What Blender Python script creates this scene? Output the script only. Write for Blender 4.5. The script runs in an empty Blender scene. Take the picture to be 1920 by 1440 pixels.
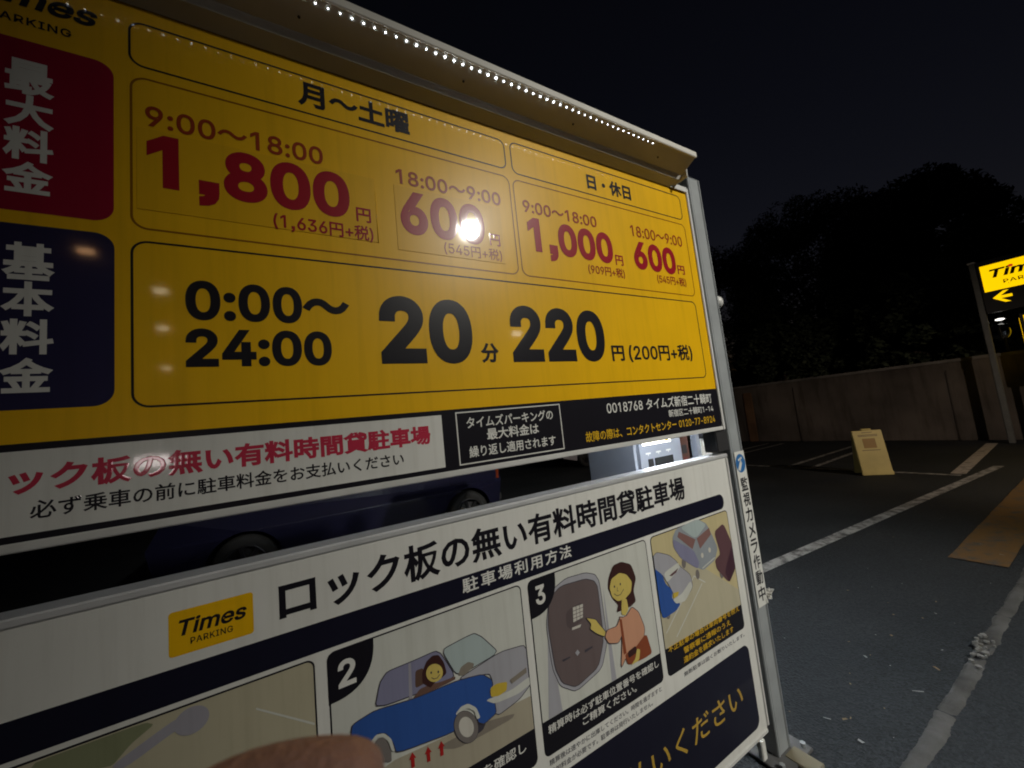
import bpy, bmesh, math, random
from mathutils import Vector, Matrix, geometry, noise as mnoise

random.seed(7)
scene = bpy.context.scene
COL = scene.collection
R = math.radians

# ------------------------------------------------------------------ camera
cam_d = bpy.data.cameras.new('camera')
cam = bpy.data.objects.new('camera', cam_d)
COL.objects.link(cam)
scene.camera = cam
cam_d.sensor_width = 36.0
cam_d.lens = 13.2625
cam_d.clip_start = 0.01
cam_d.clip_end = 600.0
EYE = Vector((0.0, 0.0, 1.5))
CX = Vector((0.86351976, -0.49355702, -0.10361027))     # camera right
CY = Vector((0.04076193, -0.13646907, 0.98980536))      # camera up
CZ = Vector((-0.50266498, -0.85893985, -0.0977254))     # camera back
cam.matrix_world = Matrix(((CX.x, CY.x, CZ.x, EYE.x), (CX.y, CY.y, CZ.y, EYE.y), (CX.z, CY.z, CZ.z, EYE.z), (0, 0, 0, 1)))
cam_d.dof.use_dof = True
cam_d.dof.focus_distance = 1.6
cam_d.dof.aperture_fstop = 14.0

# ------------------------------------------------------------------ night sky
world = bpy.data.worlds.new('World')
scene.world = world
world.use_nodes = True
wn = world.node_tree
bg = wn.nodes['Background']
sky = wn.nodes.new('ShaderNodeTexSky')
sky.sky_type = 'NISHITA'
sky.sun_disc = False
sky.sun_elevation = R(-3.6)
sky.sun_rotation = R(60)
sky.dust_density = 3.0
tint = wn.nodes.new('ShaderNodeMix')          # town glow: a little purple over the twilight
tint.data_type = 'RGBA'
tint.blend_type = 'MULTIPLY'
tint.inputs['Factor'].default_value = 1.0
tint.inputs[7].default_value = (1.02, 0.86, 0.96, 1)
wn.links.new(sky.outputs['Color'], tint.inputs[6])
wn.links.new(tint.outputs[2], bg.inputs['Color'])
bg.inputs['Strength'].default_value = 0.08

# the moon: one faint lamp
sun_d = bpy.data.lights.new('moonlight', 'SUN')
sun_d.energy = 0.004
sun_d.angle = R(0.5)
sun_d.color = (1.0, 0.95, 0.88)
sun = bpy.data.objects.new('moonlight', sun_d)
COL.objects.link(sun)
sun.location = (0, -20, 40)
sun.rotation_euler = (R(35), 0, R(-20))

scene.view_settings.view_transform = 'Standard'
scene.view_settings.look = 'None'
scene.view_settings.exposure = 0.0
scene.view_settings.gamma = 1.0
scene.render.engine = 'CYCLES'
scene.cycles.use_denoising = True
scene.cycles.max_bounces = 6
scene.cycles.filter_width = 1.9

# ------------------------------------------------------------------ materials
MATS = {}


def mat(name, col, rough=0.5, metal=0.0, var=0.12, scale=8.0, bump=0.0, bscale=None, coat=0.0, coat_rough=0.06, spec=0.5, streak=0.0):
    """Painted / printed / metal surface with a little uneven dirt."""
    if name in MATS:
        return MATS[name]
    m = bpy.data.materials.new(name)
    m.use_nodes = True
    nt = m.node_tree
    p = nt.nodes['Principled BSDF']
    p.inputs['Roughness'].default_value = rough
    p.inputs['Metallic'].default_value = metal
    p.inputs['Specular IOR Level'].default_value = spec
    p.inputs['Coat Weight'].default_value = coat
    p.inputs['Coat Roughness'].default_value = coat_rough
    tc = nt.nodes.new('ShaderNodeTexCoord')
    nz = nt.nodes.new('ShaderNodeTexNoise')
    nz.inputs['Scale'].default_value = scale
    nz.inputs['Detail'].default_value = 6.0
    nt.links.new(tc.outputs['Object'], nz.inputs['Vector'])
    rp = nt.nodes.new('ShaderNodeValToRGB')
    rp.color_ramp.elements[0].position = 0.3
    rp.color_ramp.elements[1].position = 0.7
    rp.color_ramp.elements[0].color = tuple(c * (1 - var) for c in col) + (1,)
    rp.color_ramp.elements[1].color = tuple(min(1, c * (1 + var * 0.5)) for c in col) + (1,)
    nt.links.new(nz.outputs['Fac'], rp.inputs['Fac'])
    out = rp.outputs['Color']
    if streak > 0:                       # rain streaks running down the face
        mp = nt.nodes.new('ShaderNodeMapping')
        mp.inputs['Scale'].default_value = (34.0, 34.0, 1.6)
        nt.links.new(tc.outputs['Object'], mp.inputs['Vector'])
        n3 = nt.nodes.new('ShaderNodeTexNoise')
        n3.inputs['Scale'].default_value = 1.0
        n3.inputs['Detail'].default_value = 5.0
        n3.inputs['Roughness'].default_value = 0.65
        nt.links.new(mp.outputs['Vector'], n3.inputs['Vector'])
        r3 = nt.nodes.new('ShaderNodeValToRGB')
        r3.color_ramp.elements[0].position = 0.30
        r3.color_ramp.elements[0].color = (1 - streak, 1 - streak * 1.05, 1 - streak * 1.15, 1)
        r3.color_ramp.elements[1].position = 0.52
        r3.color_ramp.elements[1].color = (1, 1, 1, 1)
        nt.links.new(n3.outputs['Fac'], r3.inputs['Fac'])
        mm = nt.nodes.new('ShaderNodeMix')
        mm.data_type = 'RGBA'
        mm.blend_type = 'MULTIPLY'
        mm.inputs['Factor'].default_value = 1.0
        nt.links.new(out, mm.inputs[6])
        nt.links.new(r3.outputs['Color'], mm.inputs[7])
        out = mm.outputs[2]
    nt.links.new(out, p.inputs['Base Color'])
    if bump > 0:
        n2 = nt.nodes.new('ShaderNodeTexNoise')
        n2.inputs['Scale'].default_value = bscale or scale * 6
        n2.inputs['Detail'].default_value = 4.0
        nt.links.new(tc.outputs['Object'], n2.inputs['Vector'])
        b = nt.nodes.new('ShaderNodeBump')
        b.inputs['Strength'].default_value = bump
        b.inputs['Distance'].default_value = 0.01
        nt.links.new(n2.outputs['Fac'], b.inputs['Height'])
        nt.links.new(b.outputs['Normal'], p.inputs['Normal'])
    MATS[name] = m
    return m


def film(name, col):
    """Printed sign film: matt ink under a clear glossy laminate."""
    return mat(name, col, rough=0.33, var=0.06, scale=5.0, coat=0.8, coat_rough=0.05, bump=0.006, bscale=30.0, spec=0.24, streak=0.09)


def glow(name, col, strength):
    if name in MATS:
        return MATS[name]
    m = bpy.data.materials.new(name)
    m.use_nodes = True
    p = m.node_tree.nodes['Principled BSDF']
    p.inputs['Base Color'].default_value = (*col, 1)
    p.inputs['Emission Color'].default_value = (*col, 1)
    p.inputs['Emission Strength'].default_value = strength
    MATS[name] = m
    return m


def asphalt():
    m = bpy.data.materials.new('asphalt')
    m.use_nodes = True
    nt = m.node_tree
    p = nt.nodes['Principled BSDF']
    p.inputs['Roughness'].default_value = 0.8
    p.inputs['Specular IOR Level'].default_value = 0.25
    tc = nt.nodes.new('ShaderNodeTexCoord')
    big = nt.nodes.new('ShaderNodeTexNoise')
    big.inputs['Scale'].default_value = 0.7
    big.inputs['Detail'].default_value = 8.0
    fine = nt.nodes.new('ShaderNodeTexVoronoi')
    fine.inputs['Scale'].default_value = 110.0
    grit = nt.nodes.new('ShaderNodeTexNoise')
    grit.inputs['Scale'].default_value = 45.0
    grit.inputs['Detail'].default_value = 8.0
    for n in (big, fine, grit):
        nt.links.new(tc.outputs['Object'], n.inputs['Vector'])
    r1 = nt.nodes.new('ShaderNodeValToRGB')
    r1.color_ramp.elements[0].position = 0.32
    r1.color_ramp.elements[0].color = (0.015, 0.018, 0.021, 1)
    r1.color_ramp.elements[1].position = 0.7
    r1.color_ramp.elements[1].color = (0.027, 0.030, 0.033, 1)
    nt.links.new(big.outputs['Fac'], r1.inputs['Fac'])
    r2 = nt.nodes.new('ShaderNodeValToRGB')
    r2.color_ramp.elements[0].position = 0.0
    r2.color_ramp.elements[0].color = (0.55, 0.55, 0.55, 1)
    r2.color_ramp.elements[1].position = 1.0
    r2.color_ramp.elements[1].color = (1.6, 1.6, 1.6, 1)
    sep = nt.nodes.new('ShaderNodeSeparateColor')
    nt.links.new(fine.outputs['Color'], sep.inputs['Color'])
    nt.links.new(sep.outputs['Red'], r2.inputs['Fac'])
    mx = nt.nodes.new('ShaderNodeMix')
    mx.data_type = 'RGBA'
    mx.blend_type = 'MULTIPLY'
    mx.inputs['Factor'].default_value = 0.75
    nt.links.new(r1.outputs['Color'], mx.inputs[6])
    nt.links.new(r2.outputs['Color'], mx.inputs[7])
    nt.links.new(mx.outputs[2], p.inputs['Base Color'])
    ad = nt.nodes.new('ShaderNodeMath')
    ad.operation = 'ADD'
    nt.links.new(fine.outputs['Distance'], ad.inputs[0])
    nt.links.new(grit.outputs['Fac'], ad.inputs[1])
    b = nt.nodes.new('ShaderNodeBump')
    b.inputs['Strength'].default_value = 0.7
    b.inputs['Distance'].default_value = 0.006
    nt.links.new(ad.outputs[0], b.inputs['Height'])
    nt.links.new(b.outputs['Normal'], p.inputs['Normal'])
    return m


def worn_paint(name, col, wear=0.5):
    """Road paint rubbed through to the asphalt in patches."""
    m = bpy.data.materials.new(name)
    m.use_nodes = True
    nt = m.node_tree
    p = nt.nodes['Principled BSDF']
    p.inputs['Roughness'].default_value = 0.7
    tc = nt.nodes.new('ShaderNodeTexCoord')
    nz = nt.nodes.new('ShaderNodeTexNoise')
    nz.inputs['Scale'].default_value = 9.0
    nz.inputs['Detail'].default_value = 10.0
    nz.inputs['Roughness'].default_value = 0.7
    nt.links.new(tc.outputs['Object'], nz.inputs['Vector'])
    rp = nt.nodes.new('ShaderNodeValToRGB')
    rp.color_ramp.elements[0].position = wear - 0.12
    rp.color_ramp.elements[0].color = (0.06, 0.06, 0.06, 1)
    rp.color_ramp.elements[1].position = wear + 0.05
    rp.color_ramp.elements[1].color = (*col, 1)
    nt.links.new(nz.outputs['Fac'], rp.inputs['Fac'])
    nt.links.new(rp.outputs['Color'], p.inputs['Base Color'])
    return m


YEL = film('yellow film', (0.86, 0.485, 0.006))
WHT = film('white film', (0.74, 0.74, 0.70))
RED = film('crimson film', (0.30, 0.004, 0.030))
NAV = film('navy film', (0.020, 0.018, 0.065))
INKN = film('blue black film', (0.011, 0.011, 0.024))
BLK = film('black film', (0.012, 0.011, 0.016))
INK_RED = film('red ink', (0.34, 0.008, 0.020))
INK_ORG = film('brick red ink', (0.33, 0.045, 0.010))
INK_BRN = film('brown ink', (0.30, 0.12, 0.004))
INK_PNK = film('rose ink', (0.52, 0.035, 0.075))
INK_YEL = film('yellow ink', (0.72, 0.43, 0.02))
ALU = mat('brushed aluminium', (0.56, 0.57, 0.58), rough=0.34, metal=0.85, var=0.15, scale=14)
RAIL = mat('silver rail', (0.72, 0.73, 0.74), rough=0.3, metal=0.35, var=0.08, scale=14, coat=0.6, coat_rough=0.12)
GREYP = mat('grey painted steel', (0.30, 0.32, 0.33), rough=0.45, var=0.14, scale=9)
FRAME = mat('pale frame paint', (0.62, 0.62, 0.60), rough=0.4, var=0.1, scale=12)
UNDER = mat('canopy paint', (0.66, 0.64, 0.58), rough=0.5, var=0.12, scale=6)
DARKM = mat('dark steel', (0.03, 0.03, 0.032), rough=0.5)
RUBBER = mat('rubber', (0.02, 0.02, 0.02), rough=0.8)
CONC = mat('concrete', (0.34, 0.33, 0.31), rough=0.9, var=0.35, scale=3.5, bump=0.5, bscale=40)
KERBC = mat('kerb concrete', (0.065, 0.064, 0.061), rough=0.95, var=0.6, scale=5.0, bump=0.8, bscale=30)
ASPH = asphalt()
LEDW = glow('led light', (0.92, 0.96, 1.0), 16.0)


# ------------------------------------------------------------------ tagging
def tag(o, label=None, cat=None, group=None, kind=None):
    if label:
        o['label'] = label
    if cat:
        o['category'] = cat
    if group:
        o['group'] = group
    if kind:
        o['kind'] = kind
    return o


def thing(name, loc, label, cat, group=None, rz=0.0):
    o = bpy.data.objects.new(name, None)
    COL.objects.link(o)
    o.empty_display_size = 0.1
    o.location = loc
    o.rotation_euler = (0, 0, rz)
    return tag(o, label, cat, group)


# ------------------------------------------------------------------ mesh builder
class MB:
    """Collects shapes and links them as ONE mesh object."""

    def __init__(self):
        self.v, self.f, self.mi, self.mats, self.sm = [], [], [], [], []

    def _m(self, m):
        if m not in self.mats:
            self.mats.append(m)
        return self.mats.index(m)

    def add(self, vs, fs, m, smooth=False):
        b = len(self.v)
        self.v += [tuple(q) for q in vs]
        k = self._m(m)
        for q in fs:
            self.f.append([b + i for i in q])
            self.mi.append(k)
            self.sm.append(smooth)

    def bm(self, bm, m, smooth=False, mtx=None):
        if mtx is not None:
            bmesh.ops.transform(bm, matrix=mtx, verts=bm.verts)
        bm.verts.index_update()
        self.add([q.co for q in bm.verts], [[w.index for w in q.verts] for q in bm.faces], m, smooth)
        bm.free()

    def box(self, x0, x1, y0, y1, z0, z1, m, bev=0.0, seg=2, mtx=None):
        bm = bmesh.new()
        bmesh.ops.create_cube(bm, size=1.0)
        for q in bm.verts:
            q.co = Vector(((x0 + x1) / 2 + q.co.x * (x1 - x0), (y0 + y1) / 2 + q.co.y * (y1 - y0), (z0 + z1) / 2 + q.co.z * (z1 - z0)))
        if bev:
            bmesh.ops.bevel(bm, geom=bm.edges[:], offset=bev, segments=seg, affect='EDGES')
        self.bm(bm, m, False, mtx)

    def cyl(self, p0, p1, r0, r1, m, n=24, smooth=True):
        p0, p1 = Vector(p0), Vector(p1)
        d = p1 - p0
        bm = bmesh.new()
        bmesh.ops.create_cone(bm, cap_ends=True, segments=n, radius1=r0, radius2=r1, depth=d.length)
        self.bm(bm, m, smooth, Matrix.Translation((p0 + p1) / 2) @ d.to_track_quat('Z', 'Y').to_matrix().to_4x4())

    def ball(self, c, r, m, sx=1, sy=1, sz=1, n=16):
        bm = bmesh.new()
        bmesh.ops.create_uvsphere(bm, u_segments=n * 2, v_segments=n, radius=r)
        self.bm(bm, m, True, Matrix.Translation(c) @ Matrix.Diagonal((sx, sy, sz, 1)))

    def build(self, name, parent=None, loc=None):
        me = bpy.data.meshes.new(name)
        me.from_pydata(self.v, [], self.f)
        for m in self.mats:
            me.materials.append(m)
        me.polygons.foreach_set('material_index', self.mi)
        me.polygons.foreach_set('use_smooth', self.sm)
        me.update()
        o = bpy.data.objects.new(name, me)
        COL.objects.link(o)
        if parent is not None:
            o.parent = parent
        if loc is not None:
            o.location = loc
        return o


# ------------------------------------------------------------------ lettering
GLYPHS = {'0':(453,['227,-7 191,-3 158,7 130,24 105,48 85,77 69,113 57,155 50,202 48,254 50,306 57,353 69,395 85,431 106,461 130,484 159,502 191,512 227,516 262,512 295,502 323,484 348,461 368,431 384,395 396,353 403,306 405,254 403,202 396,155 384,113 368,77 348,48 323,24 295,7 263,-3','227,50 250,52 271,60 290,74 306,92 320,116 330,144 338,176 342,213 344,254 342,295 338,332 330,365 320,393 306,416 290,435 271,449 250,457 227,460 203,457 182,449 163,435 147,416 134,393 123,365 115,332 111,295 109,254 111,213 115,176 123,144 134,116 147,92 163,74 182,60 203,52']),'1':(453,['276,509 276,0 212,0 212,448 209,448 86,358 86,427 198,509']),'2':(453,['64,0 64,47 234,229 252,248 268,266 282,282 294,298 303,312 311,327 316,341 319,356 320,371 319,389 315,405 308,419 298,431 287,441 273,449 258,455 241,458 224,460 205,458 188,454 172,447 159,438 148,427 139,413 132,398 128,381 127,362 66,362 68,391 75,418 86,442 102,464 121,482 143,496 168,507 196,513 225,516 254,513 281,507 306,497 328,482 346,465 361,445 372,423 379,398 381,372 380,354 377,336 371,318 363,299 351,280 336,259 317,235 294,209 267,180 153,60 153,57 389,57 389,0']),'3':(453,['218,-7 188,-5 159,1 133,10 108,22 88,38 70,57 57,79 48,104 44,132 109,132 112,115 118,100 126,87 137,76 150,66 165,59 182,54 200,51 219,50 239,51 258,55 275,61 291,69 304,80 315,93 323,108 328,125 329,145 328,163 323,180 316,196 306,211 292,223 275,234 254,241 229,246 201,248 157,248 157,299 288,448 288,452 70,452 70,509 372,509 372,461 211,278 211,289 247,290 279,286 308,276 333,262 354,244 371,222 383,198 391,173 393,145 390,116 383,90 370,66 354,45 333,27 309,12 281,2 251,-5']),'4':(453,['40,105 40,158 247,509 311,509 109,166 109,163 413,163 413,105','282,0 282,121 282,146 282,318 343,318 343,0']),'5':(453,['221,-7 192,-5 165,1 140,11 118,25 99,41 83,60 71,82 63,105 60,130 122,130 125,115 130,102 138,89 148,78 160,68 173,60 188,54 204,51 221,50 241,51 259,56 276,64 291,75 304,89 314,104 322,122 326,141 328,162 326,183 321,203 314,221 303,237 290,251 275,262 257,270 238,275 218,277 201,276 184,273 167,268 152,262 139,255 128,246 67,253 96,509 366,509 366,452 151,452 134,301 136,301 148,311 162,318 178,325 194,330 212,333 229,334 252,332 274,328 294,321 313,311 330,299 345,285 358,269 370,251 379,231 386,210 390,187 391,163 388,132 381,102 369,76 352,52 332,32 309,15 282,3 253,-4']),'6':(453,['226,-7 196,-4 168,3 142,15 119,31 100,51 84,74 73,101 66,130 64,162 65,187 71,212 80,239 93,268 112,302 137,340 252,509 322,509 151,261 145,261 151,270 157,279 165,288 174,295 184,302 196,307 208,311 221,313 235,314 265,312 291,305 316,295 337,280 355,262 370,240 380,215 387,187 389,157 387,127 379,98 368,73 352,50 333,30 310,14 284,3 257,-4','226,48 245,50 263,55 279,63 293,73 304,86 314,101 322,119 326,137 327,157 326,178 322,196 314,213 304,228 293,241 279,251 263,259 245,264 226,265 207,264 190,259 174,252 160,241 148,229 138,214 131,197 126,179 125,158 126,138 131,119 138,102 148,86 160,73 174,63 190,55 207,50']),'7':(453,['97,0 323,448 323,452 62,452 62,509 391,509 391,449 165,0']),'8':(453,['226,-7 193,-5 163,1 136,11 111,25 91,42 74,62 62,84 54,109 52,135 53,156 58,176 65,195 75,212 87,228 101,241 117,252 134,260 153,265 153,267 129,276 109,289 93,308 80,330 73,354 70,380 73,405 79,429 90,450 106,469 124,485 146,498 170,508 197,514 226,516 255,514 282,508 306,498 328,485 346,469 361,450 373,429 379,405 382,380 379,354 372,330 359,308 343,289 323,276 300,267 300,265 319,260 335,252 351,241 365,228 377,212 387,195 395,176 399,156 401,135 398,109 391,84 378,62 362,42 341,25 317,11 289,1 259,-5','226,49 248,50 267,54 285,60 300,69 313,79 323,91 331,106 335,121 337,139 335,157 330,173 322,189 312,202 298,213 283,223 265,230 247,234 226,235 206,234 187,230 169,223 154,213 140,202 130,189 122,173 117,157 115,139 117,121 121,106 129,91 139,79 152,69 167,60 185,54 205,50','226,290 244,291 260,294 274,300 287,308 298,318 307,330 314,344 318,359 319,376 318,392 314,407 308,420 299,432 288,442 275,449 260,455 244,459 226,460 208,459 192,455 177,449 164,442 153,432 145,420 138,407 134,392 133,376 134,359 138,344 145,330 154,318 165,308 178,300 193,294 209,291']),'9':(453,['226,516 256,513 285,506 310,494 333,478 352,458 368,434 380,408 387,378 389,347 387,322 382,296 373,270 359,240 340,207 315,168 200,0 130,0 301,248 307,248 302,238 295,229 287,221 278,214 268,207 257,202 245,198 232,195 218,195 188,197 161,203 137,214 116,229 98,247 83,269 72,294 66,321 64,352 66,382 73,411 85,436 101,459 120,479 143,494 168,506 196,513','226,460 207,459 190,454 174,446 160,435 148,423 138,407 131,390 127,372 125,352 127,331 131,313 138,295 148,280 160,268 174,257 190,250 207,245 226,243 245,245 263,249 279,257 293,267 305,280 314,295 322,312 326,330 327,350 326,371 322,390 314,407 305,422 293,435 279,446 263,454 245,459']),':':(188,['95,-4 83,-3 73,1 63,9 55,18 51,29 50,41 51,53 55,64 63,73 73,81 83,85 95,87 107,85 118,81 128,73 135,64 140,53 141,41 140,29 135,18 128,9 118,1 107,-3','95,271 83,272 73,277 63,284 55,294 51,304 50,316 51,328 55,339 63,349 73,356 83,360 95,362 107,360 118,356 128,349 135,339 140,328 141,316 140,304 135,294 128,284 118,277 107,272']),',':(230,['60,90 170,90 170,0 165,-50 140,-95 95,-120 60,-125 60,-88 92,-78 110,-48 114,0 60,0']),'(':(273,['89,207 90,244 94,283 101,324 109,364 119,403 132,441 145,477 160,510 177,539 236,539 219,503 204,466 191,428 179,390 169,351 161,313 156,276 152,241 151,207 152,176 155,145 160,115 167,83 177,50 188,16 202,-19 218,-57 236,-96 177,-96 150,-46 128,4 111,55 99,106 92,156']),')':(273,['37,-96 56,-56 72,-18 86,18 97,52 106,85 113,116 118,147 121,177 122,207 121,241 117,276 112,313 104,351 94,390 82,428 69,466 54,503 37,539 97,539 113,510 128,477 142,441 154,403 164,364 173,323 179,283 183,244 184,207 182,156 174,104 161,53 144,3 123,-47 97,-96']),'+':(453,['198,34 198,364 255,364 255,34','61,172 61,226 391,226 391,172']),'-':(453,['337,244 337,188 114,188 114,244']),'T':(449,['32,452 32,509 417,509 417,452 257,452 257,0 193,0 193,452']),'i':(167,['53,0 53,379 114,379 114,0','84,443 73,444 63,448 54,455 47,463 43,472 41,483 43,494 47,504 54,512 63,518 73,522 84,524 95,522 105,518 114,512 121,504 125,494 126,483 125,472 121,463 114,455 105,448 95,444']),'m':(610,['53,0 53,379 112,379 112,295 108,295 114,314 122,331 132,346 144,358 158,368 172,376 187,382 203,385 219,386 245,383 268,375 287,361 303,342 314,320 321,295 312,295 318,312 326,329 337,343 350,356 364,366 381,375 398,381 417,385 437,386 458,385 478,380 497,372 514,361 529,346 541,328 550,307 555,283 557,255 557,0 496,0 496,254 493,279 485,298 473,313 456,323 438,329 419,330 402,329 387,326 374,320 363,312 353,302 345,290 340,277 336,263 335,247 335,0 274,0 274,260 272,280 265,297 253,311 238,322 220,328 199,330 185,329 171,326 158,320 145,312 135,302 126,289 119,274 115,257 114,238 114,0']),'e':(404,['212,-8 177,-5 145,3 117,16 92,35 72,58 56,85 44,116 37,150 34,187 36,224 44,258 55,290 71,317 91,340 115,359 142,373 172,382 205,384 226,383 246,380 266,374 285,366 303,355 319,341 334,324 347,305 357,282 365,256 370,227 371,194 371,169 75,169 75,221 338,221 310,202 308,226 304,248 298,269 288,286 277,301 263,314 246,323 227,328 205,330 183,328 164,323 146,313 131,301 119,286 109,270 102,251 97,231 96,211 96,178 98,151 102,127 110,106 121,88 135,73 151,61 169,53 190,48 212,46 227,47 241,49 254,53 265,58 276,65 285,73 294,82 300,93 306,105 365,91 358,72 348,55 335,39 320,26 302,14 283,4 261,-3 237,-7']),'s':(365,['182,-8 157,-7 133,-3 112,3 93,12 76,24 62,38 50,54 41,73 36,94 94,107 101,87 111,72 124,60 141,52 160,47 181,45 206,47 227,53 244,62 258,74 265,88 268,103 266,115 262,126 254,136 243,144 229,150 212,155 149,170 118,180 92,192 72,208 58,227 50,249 47,274 49,295 55,314 65,332 79,347 95,360 115,370 137,378 161,383 187,384 212,383 234,379 254,372 271,363 286,352 299,339 309,324 318,308 324,290 268,277 262,291 254,304 243,316 228,325 210,331 187,333 166,331 147,326 131,317 119,305 111,292 109,277 110,264 115,253 124,243 136,235 152,229 172,223 229,209 261,200 287,187 306,171 320,153 328,131 331,107 329,85 323,65 312,47 298,31 281,18 260,6 236,-2 210,-7']),'P':(445,['60,0 60,509 235,509 272,506 305,499 332,487 356,471 375,452 390,430 400,404 407,377 409,348 407,318 400,291 390,265 375,243 356,223 332,207 305,195 272,188 235,186 109,186 109,242 233,242 257,244 279,248 297,256 312,266 324,279 333,294 339,310 343,328 344,348 343,367 339,385 333,402 324,416 312,428 297,439 279,446 257,451 232,452 125,452 125,0']),'A':(480,['16,0 201,509 276,509 463,0 395,0 287,302 280,323 272,346 264,372 255,402 244,438 232,478 245,478 233,437 222,402 213,371 204,345 197,322 191,302 85,0','110,142 110,199 370,199 370,142']),'R':(449,['60,0 60,509 236,509 273,506 305,500 333,489 356,473 376,455 390,433 401,408 407,381 409,352 407,323 401,296 390,271 376,250 356,232 333,217 305,206 273,200 236,198 96,198 96,255 234,255 258,256 280,260 298,267 313,276 325,287 334,300 340,316 344,333 345,352 344,371 340,389 334,405 325,419 313,430 298,440 279,446 258,451 233,452 125,452 125,0','353,0 230,229 303,229 428,0']),'K':(467,['104,145 104,216 116,231 128,246 139,261 151,275 162,289 174,303 187,317 199,331 212,344 364,509 448,509 231,276 228,276','60,0 60,509 125,509 125,334 124,225 125,193 125,0','372,0 188,259 228,309 449,0']),'I':(300,['31,0 31,57 118,57 118,452 31,452 31,509 269,509 269,452 183,452 183,57 269,57 269,0']),'N':(523,['60,0 60,509 136,509 343,183 349,174 355,163 363,151 371,137 379,122 388,107 396,90 405,73 414,55 405,54 403,72 402,90 401,108 400,126 399,142 399,157 399,171 399,184 399,195 399,509 463,509 463,0 387,0 202,290 194,303 186,317 177,331 168,346 159,363 148,381 136,402 123,425 108,452 119,454 120,429 121,406 122,384 123,363 124,345 124,328 125,313 125,301 125,291 125,0']),'G':(520,['269,-7 225,-3 185,7 149,25 118,49 91,79 69,116 53,157 43,203 40,254 43,305 53,352 69,393 91,429 117,459 149,484 184,501 223,512 265,516 291,514 316,510 340,504 363,494 384,483 403,469 421,453 436,436 449,416 460,395 468,373 474,349 408,349 402,365 395,379 387,393 378,406 368,417 356,427 344,436 330,443 315,448 300,453 283,455 265,456 236,453 209,445 183,432 160,414 141,392 125,364 113,332 106,295 103,254 106,213 113,177 125,145 141,117 161,95 184,76 210,63 238,56 269,53 296,55 322,61 345,71 365,85 382,102 396,123 407,147 413,173 415,202 434,199 283,199 283,256 478,256 478,200 475,160 466,124 451,91 431,62 406,38 377,19 344,5 308,-4']),'X':(474,['18,0 217,284 217,236 29,509 104,509 178,400 188,386 196,373 204,361 211,350 217,340 223,329 230,318 236,305 243,292 232,292 239,305 246,317 252,329 258,339 265,350 272,361 280,373 288,386 298,400 374,509 446,509 259,239 259,287 456,0 382,0 292,129 283,142 275,154 268,165 262,175 256,185 250,195 244,206 237,218 230,231 244,231 238,219 231,207 225,196 219,186 213,176 206,166 199,155 191,143 182,129 91,0'])}
FONT = bpy.data.curves.new('lettering_font', 'FONT').font
_GC = {}


def _curve_to_tris(cu, w):
    """Fill a curve, thicken its outline by w and return the front faces as flat geometry."""
    cu.fill_mode = 'BOTH'
    cu.bevel_depth = w
    cu.bevel_resolution = 0
    o = bpy.data.objects.new('tmp', cu)
    COL.objects.link(o)
    bpy.context.view_layer.update()
    me = bpy.data.meshes.new_from_object(o.evaluated_get(bpy.context.evaluated_depsgraph_get()))
    vs = [q.co.copy() for q in me.vertices]
    fs = [list(q.vertices) for q in me.polygons]
    if w > 0:
        fs = [f for f in fs if sum(vs[i].z for i in f) / len(f) > 1e-5]
    used = sorted({i for f in fs for i in f})
    ix = {k: j for j, k in enumerate(used)}
    out = []
    for f in fs:
        g = [ix[i] for i in f]
        a, b, c = (vs[f[0]], vs[f[1]], vs[f[2]])
        n = sum(((vs[f[i]].x * vs[f[(i + 1) % len(f)]].y - vs[f[(i + 1) % len(f)]].x * vs[f[i]].y) for i in range(len(f))))
        out.append(g if n >= 0 else g[::-1])
    pts = [(vs[k].x, vs[k].y, (vs[k].z / w if w > 0 else 1.0)) for k in used]
    bpy.data.objects.remove(o)
    bpy.data.curves.remove(cu)
    bpy.data.meshes.remove(me)
    return pts, out


def _inside(p, poly):
    r, n = False, len(poly)
    for i in range(n):
        (x0, y0), (x1, y1) = poly[i], poly[(i + 1) % n]
        if (y0 > p[1]) != (y1 > p[1]) and p[0] < (x1 - x0) * (p[1] - y0) / (y1 - y0) + x0:
            r = not r
    return r


def glyph(ch, w):
    key = (ch, w)
    if key in _GC:
        return _GC[key]
    if ch in GLYPHS:
        adv, loops = GLYPHS[ch]
        K = 1.42 / 1000
        polys = [[tuple(int(t) * K for t in q.split(',')) for q in lp.split()] for lp in loops]
        groups = []                      # an outline with the holes inside it; strokes that cross stay apart
        for i, pl in enumerate(polys):
            for g in groups:
                if all(_inside(q, g[0]) for q in pl):
                    g.append(pl)
                    break
            else:
                groups.append([pl])
        av, af = [], []
        for gi, g in enumerate(groups):
            cu = bpy.data.curves.new('glyph', 'CURVE')
            cu.dimensions = '2D'
            for pts in g:
                sp = cu.splines.new('POLY')
                sp.points.add(len(pts) - 1)
                for q, (x, y) in zip(sp.points, pts):
                    q.co = (x, y, 0, 1)
                sp.use_cyclic_u = True
            pv, pf = _curve_to_tris(cu, w)
            o = len(av)
            av += [(x, y, t + 0.4 * gi) for x, y, t in pv]
            af += [[o + i for i in f] for f in pf]
        res = (adv * K, av, af)
    else:
        cu = bpy.data.curves.new('glyph', 'FONT')
        cu.body = ch
        cu.size = 1.0
        cu.resolution_u = 3
        res = (1.0, *_curve_to_tris(cu, w))
    _GC[key] = res
    return res


def text_geo(s, w, shear=0.0, track=0.0):
    vs, fs, x = [], [], 0.0
    for ch in s:
        if ch == ' ':
            x += 0.35
            continue
        adv, p, f = glyph(ch, w)
        b = len(vs)
        vs += [(q[0] + x + q[1] * shear, q[1], q[2]) for q in p]
        fs += [[b + i for i in q] for q in f]
        x += adv + track
    return vs, fs


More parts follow.
